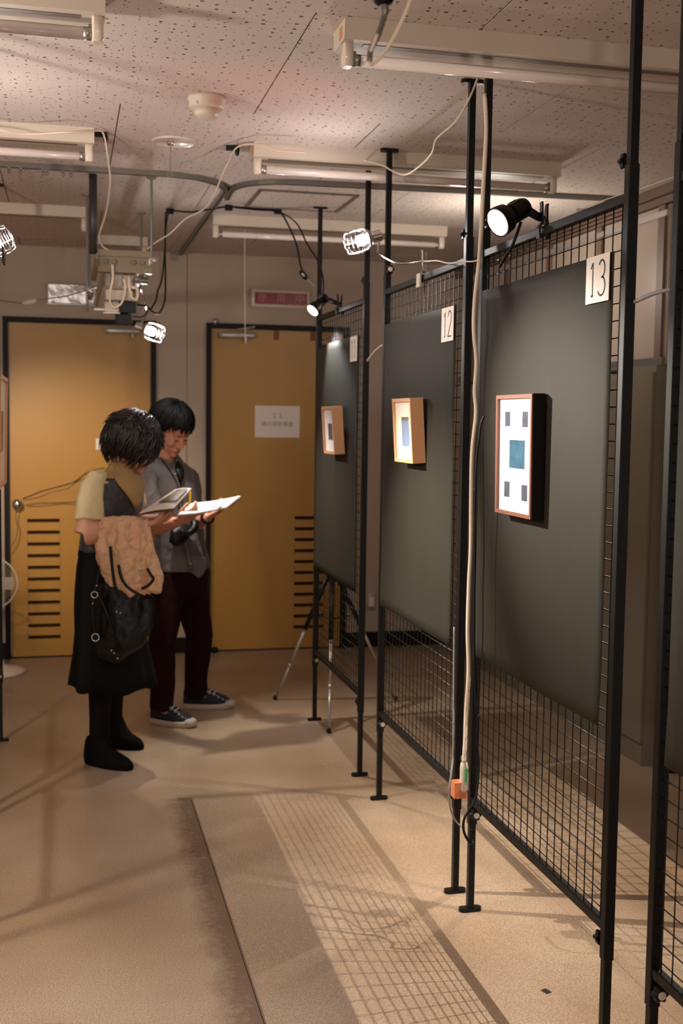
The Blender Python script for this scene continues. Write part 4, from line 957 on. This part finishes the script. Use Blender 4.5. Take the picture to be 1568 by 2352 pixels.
def hair_locks(b, o, A, R, c0, tend, N, rad, flick=0., seed=1, lift=.02, amin=0., amax=2*PI, wav=.0):
    rnd = random.Random(seed); C = Vector(c0)
    for q in range(N):
        a = amin+(amax-amin)*rnd.random(); t1 = tend(a)*(rnd.uniform(.82, 1.10)); t0 = t1*rnd.uniform(.05, .45)
        a_end = a+rnd.uniform(-.25, .25); pts = []; K = 7; ph = rnd.uniform(0, 6)
        for i in range(K):
            f_ = i/(K-1); t = t0+(t1-t0)*f_; aa = a+(a_end-a)*f_+wav*math.sin(ph+f_*5)
            g = 1+lift*rnd.uniform(.3, 1)+flick*max(0, f_-.72)*rnd.uniform(.2, 1.4)
            pts.append(o+A@(C+Vector((R[0]*math.sin(t)*math.sin(aa), R[1]*math.sin(t)*math.cos(aa), R[2]*math.cos(t)))*g))
        rr = rad*rnd.uniform(.7, 1.2); b.tube(pts, [rr*.5, rr, rr*1.1, rr*1.1, rr, rr*.7, rr*.15], 5)

# ---- the man
MD = 5.75
def m_(px, py, dv=0.): return at(px, py, MD+dv)
mf = (UH*.62-VH*.78).normalized(); ml = (UH*.78+VH*.62).normalized()
_tab = ((1058, 377, .068, .062), (1066, 377, .12, .075), (1082, 378, .176, .098), (1120, 380, .178, .118), (1160, 385, .170, .122), (1205, 391, .168, .124), (1250, 397, .174, .132), (1290, 403, .182, .140), (1330, 407, .184, .142))
def ms_(py, lat, off=0.):
    """point on the front of his shirt: lat metres to his left, off metres proud of the cloth"""
    for a, b in zip(_tab, _tab[1:]):
        if py <= b[0]: break
    k = min(1, max(0, (py-a[0])/(b[0]-a[0]))); cx, ra, rb_ = (a[i]+(b[i]-a[i])*k for i in (1, 2, 3))
    return m_(cx, py)+ml*lat+mf*(rb_*math.sqrt(max(.05, 1-(lat/ra)**2))+off)
mb_ = MB()
ho = m_(392, 990, -.04); HA = head_matrix(UH*.74-VH*.52-ZH*.50, .06)
head_parts(mb_, ho, HA, .98)
neck0 = m_(375, 1055, .02)
mb_.tube([neck0-ZH*.03, m_(377, 1035, 0), ho+HA@Vector((0, -.025, -.035))], [.058, .052, .056], 16)
mb_.loft([(m_(377, 1066), .10, .06), (m_(378, 1085), .165, .085), (m_(380, 1130), .155, .10), (m_(386, 1190), .145, .10), (m_(395, 1250), .15, .105), (m_(403, 1300), .155, .11), (m_(404, 1345), .14, .10)], ml, mf, 24)
# near (his right) arm
m_sh_n = m_(330, 1095, -.13); m_el_n = m_(350, 1213, -.24); m_wr_n = m_(407, 1199, -.36)
mb_.tube([m_sh_n, m_sh_n.lerp(m_el_n, .5), m_el_n], [.05, .043, .037], 12)
mb_.tube([m_el_n, m_el_n.lerp(m_wr_n, .3), m_el_n.lerp(m_wr_n, .75), m_wr_n], [.037, .040, .031, .025], 12)
hand_parts(mb_, m_wr_n, m_(447, 1176, -.36)-m_wr_n, VH*.5+ZH*.8, -VH*.2+ZH, (14, 30, 26), .92)
# far arm
m_sh_f = m_(428, 1095, .13); m_el_f = m_(440, 1210, .10); m_wr_f = m_(478, 1188, -.15)
mb_.tube([m_sh_f, m_sh_f.lerp(m_el_f, .5), m_el_f], [.048, .042, .036], 12)
mb_.tube([m_el_f, m_el_f.lerp(m_wr_f, .3), m_wr_f], [.036, .036, .024], 12)
hand_parts(mb_, m_wr_f, m_(514, 1166, -.18)-m_wr_f, ZH*.7-UH*.3, ZH*.9-UH*.2, (20, 45, 35), .9)
# legs, feet
tn, hn = gnd(450, 1672), gnd(350, 1660); tf, hf = gnd(540, 1626), gnd(425, 1627)
m_an_n = Vector((hn.x, hn.y, .09)).lerp(Vector((tn.x, tn.y, .09)), .22); m_an_f = Vector((hf.x, hf.y, .09)).lerp(Vector((tf.x, tf.y, .09)), .20)
m_hp_n = m_(388, 1325, -.07); m_kn_n = m_(372, 1478, -.14); m_hp_f = m_(428, 1325, .07); m_kn_f = m_(458, 1462, .08)
for hp, kn, an, he, to in ((m_hp_n, m_kn_n, m_an_n, hn, tn), (m_hp_f, m_kn_f, m_an_f, hf, tf)):
    mb_.tube([hp, hp.lerp(kn, .5), kn, kn.lerp(an, .35), an], [.082, .066, .050, .050, .034], 14)
    mb_.tube([an, he.lerp(to, .45)+ZH*.045, he.lerp(to, .82)+ZH*.03], [.034, .034, .026], 10)
man = remesh(mb_, 'person', M['skin_m'], None, .0046, 5)
tag(man, 'young man with black hair, grey shirt and maroon trousers reading white papers', 'person')
face_details(man, ho, HA, .98, M['hair_m'])
hb = MB()
def tend_m(a):
    a = (a+PI) % (2*PI)-PI; x = abs(a)
    if x < .75: return 1.22-.03*math.cos(a*9)
    if x < 1.25: return 1.22+(x-.75)/.5*.62
    if x < 1.75: return 1.84-(x-1.25)*.10
    return 1.80+(x-1.75)/1.4*.42
hair_cap(hb, ho, HA, (.104, .120, .116), (0, -.016, .036), tend_m, noise_a=.09, seed=3)
hair_locks(hb, ho, HA, (.105, .121, .117), (0, -.016, .036), tend_m, 260, .0065, .05, 5, .03)
hair_locks(hb, ho, HA, (.104, .122, .116), (0, -.016, .036), lambda a: 1.48, 70, .0055, -.02, 8, .02, -.9, .9)
hb.build('hair', M['hair_m'], man, True)
# shirt with rolled sleeves, collar, placket, tails
sb = MB()
def wob(q, t): return .018*math.sin(3*t+q*1.3)+.012*math.sin(7*t+q*2.1)
sb.loft([*[(m_(c, y), a, b_) for y, c, a, b_ in _tab[:-1]], (m_(405, 1306), .184, .142)], ml, mf, 32, wob=wob)
sb.tube([m_(330, 1092, -.12), m_(334, 1130, -.16), m_(342, 1175, -.21), m_(346, 1196, -.23)], [.068, .068, .064, .060], 14)
sb.tube([m_(426, 1092, .12), m_(434, 1130, .125), m_(436, 1165, .12), m_(438, 1190, .11)], [.066, .066, .060, .056], 14)
sb.loft([(m_(447, 1236, .03), .02, .05), (m_(455, 1262, .03), .026, .07), (m_(460, 1290, .03), .022, .07), (m_(452, 1318, .03), .008, .04)], UH, VH, 14)
sb.loft([(ms_(1280, .02, -.03), .11, .03), (ms_(1304, .03, -.03), .085, .028), (ms_(1318, .045, -.025), .03, .018), (ms_(1324, .05, -.025), .008, .01)], ml, mf, 14)
shirt = remesh(sb, 'shirt', M['shirt'], man, .0055, 3, .011, 12, 2., ridge=True)
cq = MB()
for s in (-1, 1):
    pts = [neck0+ml*(s*.050)-mf*.062+ZH*.030, neck0+ml*(s*.078)+mf*.005+ZH*.028, neck0+ml*(s*.016)+mf*.084-ZH*.002]
    low = [p+(ml*s*.026+mf*.010)-ZH*.040 for p in pts]; low[2] = pts[2]+ml*(s*.040)+mf*.022-ZH*.056
    th = mf*.002
    cq.rings([[pts[i], low[i], low[i]+th+ml*s*.002, pts[i]+th+ml*s*.002] for i in range(3)])
cq.tube(spline([neck0+ml*.03+mf*.074-ZH*.004, neck0+ml*.070+mf*.01+ZH*.016, neck0+ml*.045-mf*.058+ZH*.018, neck0-ml*.045-mf*.058+ZH*.018, neck0-ml*.070+mf*.01+ZH*.016, neck0-ml*.03+mf*.074-ZH*.004], 4), .007, 6)
sharp(cq.build('collar', M['shirt'], man))
cq = MB(); pl_ = [ms_(1068, 0, .004), ms_(1100, 0, .004), ms_(1150, 0, .004), ms_(1200, 0, .004), ms_(1250, 0, .004), ms_(1300, 0, .004)]
cq.tube(spline(pl_, 3), .012, 6, flat=.25); cq.build('placket', M['shirt'], man, True)
for i in range(5):
    p = spline(pl_, 3)[2+i*3]; q = MB(); q.lathe([(.0055, 0), (.0055, .004), (.003, .005)], p+mf*.003, mf, 10); q.build('button', M['silver'], man, True)
cq = MB(); rs = []
for py_ in (1106, 1112, 1150):
    rs.append([ms_(py_, .045, .004), ms_(py_, .075, .005), ms_(py_, .105, .006), ms_(py_, .105, .010), ms_(py_, .075, .009), ms_(py_, .045, .008)])
cq.rings(rs); sharp(cq.build('chest_pocket', M['shirt'], man))
# trousers
tb = MB()
tb.loft([(m_(403, 1268), .160, .112), (m_(405, 1300), .168, .122), (m_(406, 1335), .168, .122), (m_(407, 1372), .150, .105)], ml, mf, 24)
for hp, kn, an, w0 in ((m_hp_n, m_kn_n, m_an_n, 1), (m_hp_f, m_kn_f, m_an_f, 1.02)):
    tb.tube([hp, hp.lerp(kn, .5), kn, kn.lerp(an, .4), kn.lerp(an, .75), an-ZH*.012], [.092*w0, .081*w0, .068*w0, .064*w0, .059*w0, .060*w0], 16)
remesh(tb, 'trousers', M['trousers'], man, .0065, 3, .006, 13, 7.)
# sneakers
def sneaker(he, to, par, width=.044):
    d = (to-he); d.z = 0; L = d.length; d.normalize(); s = d.cross(ZH)
    O = Vector((he.x, he.y, 0))
    def outline(z, k, h0=0., l1=1.): # sole outline ring
        pts = []
        for i in range(28):
            t = 2*PI*i/28; x = .5-.5*math.cos(t); wv = width*k*(.74+.30*math.sin(PI*min(1, max(0, (x-.15)*1.05))))*abs(math.sin(t))**.62
            pts.append(O+d*(L*(h0+(l1-h0)*x))+s*(wv*(1 if t < PI else -1))+ZH*(z+(.010*max(0, x-.85)/.15)))
        return pts
    q = MB(); q.rings([outline(.001, .94), outline(.006, 1.0), outline(.026, 1.0), outline(.029, .95)]); sole = q.build('sole', M['rubber'], par, True)
    q = MB(); q.rings([outline(.027, .92, .01, .97), outline(.040, .90, .01, .90), outline(.055, .80, .01, .82), outline(.068, .66, .015, .70), outline(.084, .60, .015, .56), outline(.100, .56, .02, .44), outline(.102, .46, .04, .42)])
    up = q.build('upper', M['sneaker'], par, True)
    q = MB(); C = O+d*(L*.86)+ZH*.024; Am = Matrix((d, s, ZH)).transposed(); q.ell(C, (L*.145, width*.86, .026), Am, 18, 10); q.build('toe_cap', M['rubber'], par, True)
    q = MB()
    for k in range(5):
        x = .42+.085*k; z = .104-.0098*k-.004*(k > 2)*k*.3; w_ = .026
        q.tube([O+d*(L*x)-s*w_+ZH*(z-.010), O+d*(L*(x+.02))+ZH*(z+.003), O+d*(L*x)+s*w_+ZH*(z-.010)], .0048, 6)
        q.tube([O+d*(L*x)-s*w_*.9+ZH*(z-.006), O+d*(L*(x+.06))+s*w_*.9+ZH*(z-.012)], .0030, 6)
    bw_ = O+d*(L*.42)+ZH*.104
    for sg_ in (-1, 1): q.tube([bw_, bw_+s*(sg_*.020)+ZH*.016-d*.006, bw_+s*(sg_*.034)+ZH*.002, bw_+s*(sg_*.014)-ZH*.002], .0030, 6)
    q.build('laces', M['lace'], par, True)
for he, to in ((hn, tn), (hf, tf)):
    e = bpy.data.objects.new('sneaker', None); COL.objects.link(e); e.location = (he.x, he.y, 0); e.parent = man; e.matrix_parent_inverse = wm(man).inverted()
    sneaker(he-(to-he)*.05, to, e)
# things worn
q = MB(); q.tube(spline([neck0+ml*.045+mf*.05+ZH*.012, ms_(1075, .035, .006), ms_(1110, .02, .006), ms_(1160, .01, .006), ms_(1200, .01, .006)], 5), .0032, 6)
q.tube(spline([neck0-ml*.045+mf*.05+ZH*.012, ms_(1075, -.03, .006), ms_(1110, .0, .006), ms_(1160, -.01, .006), ms_(1200, -.01, .006)], 5), .0032, 6)
q.build('neck_strap', M['cable_black'], man, True)
q = MB(); q.loft([(ms_(1058, .040, .010), .008, .006), (ms_(1066, .036, .012), .018, .010), (ms_(1080, .026, .012), .024, .012), (ms_(1094, .022, .012), .018, .010), (ms_(1104, .02, .010), .006, .006)], ml, mf, 14); q.build('strap_pad', M['plastic_black'], man, True)
cam_ = thing('shoulder_camera', 'black camera pouch hanging at the man\'s waist under his hands', 'camera pouch', m_(410, 1222)+mf*.17)
q = MB(); q.loft([(ms_(1200, -.02, .030), .05, .022), (ms_(1215, -.03, .034), .062, .028), (ms_(1236, -.06, .034), .045, .026), (ms_(1244, -.065, .034), .02, .014)], ml, mf, 14); q.build('pouch_body', M['leather'], cam_, True)
q = MB(); q.tube(spline([m_(415, 1222, -.16), m_(434, 1224, -.14), m_(446, 1212, -.12), m_(446, 1198, -.10)], 5), [.016]*8+[.020]*8, 10); q.build('rolled_strap', M['leather'], cam_, True)
wt = MB(); dw = (m_wr_f-m_el_f).normalized(); sx_ = dw.cross(ZH).normalized(); ux_ = sx_.cross(dw)
wc = m_wr_f-dw*.012; wt.tube([wc+sx_*(.031*math.cos(k*PI/9))+ux_*(.028*math.sin(k*PI/9)) for k in range(18)], .006, 6, closed=True, flat=1.6); wt.build('wristwatch', M['plastic_black'], man, True)
q = MB(); q.obox(m_(357, 1247)-VH*.17, UH*.013, VH*.002, ZH*.024); bdg = q.build('name_badge', M['green'], man)
q = MB(); q.obox(m_(357, 1244)-VH*.1725, UH*.009, VH*.002, ZH*.013); q.build('badge_card', M['card'], bdg)
q = MB(); q.tube([m_(437, 1128, -.08), m_(437, 1148, -.08), m_(434, 1168, -.08)], .006, 6); q.build('yellow_strap', M['yellow'], man)
# the papers he holds
pp = thing('paper_stack', 'sheaf of white papers held open in the man\'s hands', 'papers', m_(480, 1160, -.3))
def quad_sheet(par, nm, c, m, th, bend=.0):
    a, b_, c_, d_ = [Vector(x) for x in c]; n = (b_-a).cross(d_-a).normalized()*th; q = MB(); N = 8; rs = []
    for i in range(N+1):
        f_ = i/N; lo = a.lerp(d_, f_); hi = b_.lerp(c_, f_); o_ = n.normalized()*(bend*math.sin(f_*PI))
        rs.append([lo+o_, hi+o_, hi+o_+n, lo+o_+n])
    q.rings(rs); return q.build(nm, m, par, False)
cr = [m_(409, 1181, -.44), m_(441, 1155, -.28), m_(552, 1138, -.16), m_(519, 1164, -.34)]
quad_sheet(pp, 'top_sheet', cr, M['paper'], .0012, .006)
cr2 = [p-ZH*.004+UH*.003 for p in cr]; quad_sheet(pp, 'lower_sheets', cr2, M['card'], .0028, .006)
cr3 = [m_(500, 1162, -.36), m_(520, 1152, -.26), m_(548, 1143, -.18), m_(527, 1160, -.30)]; quad_sheet(pp, 'clip_board', [p-ZH*.008 for p in cr3], M['plastic_black'], .003)
for k in range(5):
    a = cr[0].lerp(cr[3], .20+.13*k); b_ = cr[1].lerp(cr[2], .20+.13*k); q = MB()
    nrm_ = (cr[1]-cr[0]).cross(cr[3]-cr[0]).normalized(); nrm_ = nrm_ if nrm_.z > 0 else -nrm_
    q.tube([a.lerp(b_, .15)+nrm_*.0085, a.lerp(b_, .85)+nrm_*.0085], .0007, 4); q.build('printed_line', M['greyink'], pp)

# ---- the woman
WD = 4.95
def w_(px, py, dv=0.): return at(px, py, WD+dv)
wf = (UH*.92-VH*.39).normalized(); wl = (UH*.39+VH*.92).normalized()
bb = MB()
wo = w_(309, 1022, .02); WA = head_matrix(UH*.76+VH*.62-ZH*.42, .05)
head_parts(bb, wo, WA, .96)
wn = w_(277, 1086, .0)
bb.tube([wn-ZH*.04, w_(285, 1060, .0), wo+WA@Vector((0, -.03, -.03))], [.054, .048, .05], 16)
bb.loft([(w_(270, 1088), .09, .055), (w_(266, 1104), .150, .078), (w_(260, 1140), .145, .095), (w_(252, 1190), .135, .095), (w_(245, 1240), .11, .08), (w_(245, 1290), .10, .085), (w_(250, 1340), .10, .09), (w_(250, 1380), .09, .08)], wl, wf, 24)
w_sh = w_(216, 1112, -.15); w_el = w_(194, 1228, -.18); w_wr = w_(343, 1204, -.16)
bb.tube([w_(246, 1118, -.07), w_(226, 1112, -.11), w_(211, 1127, -.145), w_(206, 1158, -.16), w_(203, 1196, -.17), w_el], [.018, .024, .036, .040, .045, .047], 14)
bb.tube([w_el, w_el.lerp(w_wr, .25), w_el.lerp(w_wr, .7), w_wr], [.048, .047, .035, .026], 14)
hand_parts(bb, w_wr, w_(388, 1180, -.12)-w_wr, ZH*.9+VH*.2, ZH*.6-VH*.5, (10, 26, 22), .86)
w_sh2 = w_(296, 1110, .14); w_el2 = w_(318, 1205, .14); w_wr2 = w_(366, 1194, .02)
bb.tube([w_sh2, w_sh2.lerp(w_el2, .5), w_el2], [.034, .036, .038], 12)
bb.tube([w_el2, w_el2.lerp(w_wr2, .4), w_wr2], [.040, .037, .025], 12)
hand_parts(bb, w_wr2, w_(402, 1170, -.02)-w_wr2, -VH*.5+ZH*.6, ZH, (20, 40, 30), .84)
n_he, n_to = gnd(196, 1752), gnd(303, 1770); f_he, f_to = gnd(240, 1712), gnd(328, 1722)
w_an = Vector((n_he.x, n_he.y, .12)).lerp(Vector((n_to.x, n_to.y, .12)), .30); w_an2 = Vector((f_he.x, f_he.y, .12)).lerp(Vector((f_to.x, f_to.y, .12)), .22)
w_kn = w_(232, 1510, -.08); w_kn2 = w_(262, 1500, .10); w_hp = w_(240, 1350, -.06); w_hp2 = w_(262, 1350, .07)
for hp, kn, an, he, to in ((w_hp, w_kn, w_an, n_he, n_to), (w_hp2, w_kn2, w_an2, f_he, f_to)):
    bb.tube([hp, kn, kn.lerp(an, .35), an], [.08, .052, .048, .032], 14)
    bb.tube([an, he.lerp(to, .45)+ZH*.045, he.lerp(to, .72)+ZH*.026], [.030, .026, .016], 10)
woman = remesh(bb, 'person', M['skin_w'], None, .0046, 5)
tag(woman, 'woman with short dark hair, charcoal pinafore dress and cream sleeves, holding a booklet', 'person')
face_details(woman, wo, WA, .96, M['hair_w'])
hb = MB()
def tend_w(a):
    a = (a+PI) % (2*PI)-PI; x = abs(a)
    if x < .55: return 1.30
    if x < 1.15: return 1.30+(x-.55)/.6*1.05
    return 2.35+(x-1.15)/2.*.18
hair_cap(hb, wo, WA, (.108, .120, .122), (0, -.020, .014), tend_w, noise_a=.16, seed=9)
hair_locks(hb, wo, WA, (.110, .122, .124), (0, -.020, .014), tend_w, 460, .0050, .42, 15, .08, wav=.16)
hair_locks(hb, wo, WA, (.112, .124, .125), (0, -.020, .014), lambda a: 1.35, 130, .0042, .35, 18, .10, wav=.22)
hb.build('hair', M['hair_w'], woman, True)
# turtle neck, blouse with short sleeves
kb = MB(); kb.loft([(w_(285, 1058), .054, .052), (w_(282, 1068), .062, .060), (w_(277, 1080), .068, .064), (w_(272, 1092), .108, .080), (w_(270, 1106), .130, .094), (w_(268, 1135), .12, .105)], wl, wf, 26)
remesh(kb, 'turtleneck', M['knit'], woman, .005, 3, .002, 60, 1)
sl = MB()
sl.tube([w_(236, 1090, -.085), w_(221, 1100, -.12), w_(211, 1122, -.145), w_(206, 1158, -.16), w_(204, 1196, -.17)], [.026, .042, .052, .058, .061], 18)
remesh(sl, 'blouse_sleeve', M['blouse'], woman, .0055, 3, .003, 30, 4)
sl = MB(); sl.tube([w_(298, 1100, .12), w_(306, 1130, .14), w_(312, 1165, .14)], [.046, .050, .050], 16)
remesh(sl, 'blouse_sleeve', M['blouse'], woman, .0055, 3, .003, 30, 4)
# pinafore: torso with wide straps
pb = MB()
pb.loft([(w_(272, 1090), .085, .060), (w_(268, 1098), .132, .085), (w_(264, 1115), .150, .104), (w_(261, 1140), .156, .114), (w_(258, 1165), .156, .116), (w_(252, 1200), .148, .110), (w_(246, 1235), .136, .102), (w_(243, 1262), .134, .104)], wl, wf, 32, wob=lambda q, t: .012*math.sin(4*t+q))
remesh(pb, 'pinafore_bodice', M['vest'], woman, .0055, 3, .005, 22, 5)
# V neckline: the knitted top showing between the straps
q = MB(); rs = []
for py_, cx, ra_, rb_, aw in ((1086, 272, .086, .070, 1.0), (1096, 269, .136, .092, 0.86), (1112, 265, .156, .112, .66), (1130, 262, .160, .121, .44), (1150, 260, .163, .124, .22), (1166, 258, .163, .123, .03)):
    row = [w_(cx, py_)+wl*(ra_*math.cos(PI/2+aw*(k/6-1)))+wf*(rb_*math.sin(PI/2+aw*(k/6-1))) for k in range(13)]
    rs.append(row+[p-wf*.006 for p in row[::-1]])
q.rings(rs); q.build('neckline_insert', M['knit'], woman, True)
# skirt: rings measured down the silhouette, with pleats toward the hem
kb = MB(); rings_ = []; ss = ((1250, 243, 56, 0), (1262, 243, 59, 0), (1300, 245, 67, .01), (1350, 247, 73, .015), (1400, 249, 76, .02), (1450, 254, 79, .03), (1500, 257, 85, .045), (1545, 259, 93, .06), (1572, 260, 97, .07))
n = 72
def skirt_ring(py_, cx, hp, am, k=1.):
    c = w_(cx, py_); r = hp*WD/FPX*k; out = []
    for i in range(n):
        t = 2*PI*i/n; g = 1+am*(.6*math.sin(6*t+.8)+.4*math.sin(11*t+2))
        dip = -.018*am/.07*math.cos(6*t+.8)
        out.append(c+UH*(r*g*math.cos(t))+VH*((r*.80+.035)*g*math.sin(t))+ZH*(dip*.5))
    return out
rings_ = [skirt_ring(*s_) for s_ in ss]; inner = [skirt_ring(*s_, k=.965) for s_ in ss[::-1][:4]]
kb.rings(rings_+inner, 0, True, True); sk = kb.build('skirt', M['skirt'], woman, True)
kb = MB(); w1 = skirt_ring(1252, 243, 58.5, 0); w2 = skirt_ring(1278, 244, 63, 0); kb.rings([w1, w2], 0, False, False); 
wbnd = MB(); wbnd.rings([skirt_ring(1251, 243, 57, 0), skirt_ring(1252, 243, 60, 0), skirt_ring(1274, 244, 64, 0), skirt_ring(1275, 244, 61, 0)], 0, False, False); wbnd.build('waistband', M['skirt'], woman, True)
# tights and wedge shoes
tg = MB()
for kn, an, he, to in ((w_kn, w_an, n_he, n_to), (w_kn2, w_an2, f_he, f_to)):
    tg.tube([kn+ZH*.05, kn.lerp(an, .35), kn.lerp(an, .75), an-ZH*.01], [.055, .0515, .044, .043], 16)
    tg.tube([an+ZH*.02, he.lerp(to, .45)+ZH*.062, he.lerp(to, .75)+ZH*.030], [.042, .038, .026], 12)
remesh(tg, 'tights', M['tights'], woman, .006, 3)
def wedge(he, to):
    d = (to-he); d.z = 0; L = d.length; d.normalize(); s = d.cross(ZH); O = Vector((he.x, he.y, 0))
    def ring(z, k, x0, x1, slope=0):
        pts = []
        for i in range(26):
            t = 2*PI*i/26; x = .5-.5*math.cos(t); wv = .042*k*(.72+.33*math.sin(PI*min(1, max(0, x-.08))))*abs(math.sin(t))**.55
            pts.append(O+d*(L*(x0+(x1-x0)*x))+s*(wv*(1 if t < PI else -1))+ZH*(z+slope*(1-x)))
        return pts
    q = MB(); q.rings([ring(.001, .90, .02, 1.), ring(.010, 1., 0, 1.01), ring(.020, 1., -.01, 1.0, .012), ring(.030, .98, -.01, .98, .018), ring(.042, .92, .0, .93, .03), ring(.052, .84, .01, .82, .04), ring(.060, .78, .03, .68, .05), ring(.072, .74, .06, .58, .052), ring(.074, .60, .10, .54, .05)])
    return q.build('wedge_shoe', M['shoe_w'], woman, True)
wedge(n_he, n_to); wedge(f_he, f_to)
# booklet
bk = thing('booklet', 'open booklet with a brown photograph held by the woman', 'booklet', w_(370, 1150, -.05))
B0, B1, B2, B3 = w_(321, 1177, -.20), w_(402, 1124, .02), w_(440, 1121, -.04), w_(399, 1166, -.20)
quad_sheet(bk, 'cover', [B0, B1, B2, B3], M['card'], .005, -.004)
nb = (B1-B0).cross(B3-B0).normalized()
nb = nb if nb.dot(CAMP-B0) > 0 else -nb
def bl(u, v): return (B0.lerp(B1, u)).lerp(B3.lerp(B2, u), v)
quad_sheet(bk, 'page_picture', [bl(.28, .30)+nb*.009, bl(.90, .30)+nb*.008, bl(.90, .9)+nb*.008, bl(.28, .92)+nb*.009], M['photo_brown'], .0006)
quad_sheet(bk, 'lower_pages', [p-ZH*.008 for p in (B0, bl(.5, .2), bl(.6, 1.), B3)], M['darkwood'], .003)
# coat over her forearm
def bridge(c, rx, ry, yaw, n, amp, ph, fr=5):
    out = []
    for i in range(n):
        t = 2*PI*i/n; g = 1+amp*math.sin(fr*t+ph)+amp*.6*math.sin((fr*2+1)*t+ph*1.7)
        out.append(Vector(c)+UH*(rx*g*math.cos(t))+VH*(ry*g*math.sin(t)))
    return out
ct = thing('quilted_coat', 'quilted tan coat with black piping draped over the woman\'s forearm', 'coat', w_(290, 1280, -.2))
q = MB(); S_ = WD/FPX
rr = [(1187, 288, 26, .030, .00), (1190, 284, 52, .055, .005), (1200, 281, 60, .068, .02), (1225, 282, 62, .078, .035), (1255, 285, 63, .082, .045), (1285, 289, 60, .082, .05), (1315, 293, 55, .078, .055), (1345, 299, 46, .072, .06), (1368, 304, 36, .058, .06), (1382, 306, 24, .040, .05)]
q.rings([bridge(w_(cx, py_, -.17), hw*S_, ry, 0, 60, am, 1.2+i*.10, 4) for i, (py_, cx, hw, ry, am) in enumerate(rr)])
q.tube(spline([w_(332, 1200, -.17), w_(337, 1240, -.18), w_(342, 1280, -.19), w_(352, 1312, -.20), w_(358, 1335, -.20), w_(348, 1358, -.20)], 4), [.022]*5+[.036]*8+[.038]*7+[.020], 14, flat=.7)
q.tube(spline([w_(236, 1196, -.20), w_(236, 1240, -.22), w_(240, 1285, -.225), w_(251, 1322, -.22), w_(266, 1345, -.21)], 4), [.024]*5+[.030]*7+[.026]*4+[.014], 14, flat=.8)
remesh(q, 'coat_body', M['coat'], ct, .0045, 2, .013, 23, 3., .5, ridge=True)
for pts in (((253, 1255), (256, 1285), (259, 1315), (264, 1345), (268, 1352)), ((272, 1298), (278, 1325), (290, 1345), (305, 1357), (320, 1366)), ((338, 1305), (346, 1320), (352, 1330), (340, 1345), (325, 1352))):
    q = MB(); q.tube(spline([w_(x, y, -.268-.01*(y > 1300)) for x, y in pts], 4), .0062, 8); q.build('black_piping', M['plastic_black'], ct, True)
for x, y in ((322, 1308), (323, 1318)):
    q = MB(); q.lathe([(.006, 0), (.005, .004)], w_(x, y, -.262), -VH, 10); q.build('snap_button', M['chrome'], ct, True)
# slouchy black bag hanging below the coat
bg = thing('shoulder_bag', 'slouchy black leather bag with silver rings hanging from the woman\'s arm', 'bag', w_(285, 1430, -.2))
q = MB()
rr = [(1335, 262, 26, .03, .02), (1350, 272, 52, .05, .04), (1372, 284, 66, .062, .05), (1400, 287, 66, .070, .06), (1440, 283, 64, .072, .06), (1475, 274, 58, .066, .05), (1500, 262, 44, .05, .04), (1518, 258, 22, .028, .03)]
q.rings([bridge(w_(cx, py_, -.18), hw*S_, ry, 0, 48, am, 2.+i*.3, 4) for i, (py_, cx, hw, ry, am) in enumerate(rr)])
remesh(q, 'bag_body', M['leather'], bg, .0060, 2, .008, 18, 12.)
q = MB(); q.tube(spline([w_(222, 1470, -.24), w_(214, 1420, -.25), w_(216, 1372, -.25), w_(226, 1320, -.24), w_(236, 1270, -.20), w_(240, 1235, -.19)], 5), .012, 8, flat=.5); q.build('shoulder_strap', M['leather'], bg, True)
q = MB(); q.tube(spline([w_(226, 1362, -.26), w_(250, 1420, -.275), w_(262, 1460, -.27), w_(270, 1505, -.25)], 5), .007, 8, flat=.6); q.build('side_strap', M['leather'], bg, True)
for x, y, r_ in ((217, 1366, .013), (219, 1464, .015)):
    c = w_(x, y, -.268); q = MB(); q.tube([c+UH*(r_*math.cos(k*PI/8))+ZH*(r_*math.sin(k*PI/8)) for k in range(16)], .0028, 6, closed=True); q.build('metal_ring', M['chrome'], bg, True)
for x, y in ((222, 1345), (213, 1386), (256, 1494), (262, 1500), (270, 1512), (268, 1405), (276, 1408)):
    q = MB(); q.ell(w_(x, y, -.262), (.0042,)*3, None, 10, 6); q.build('rivet', M['chrome'], bg, True)
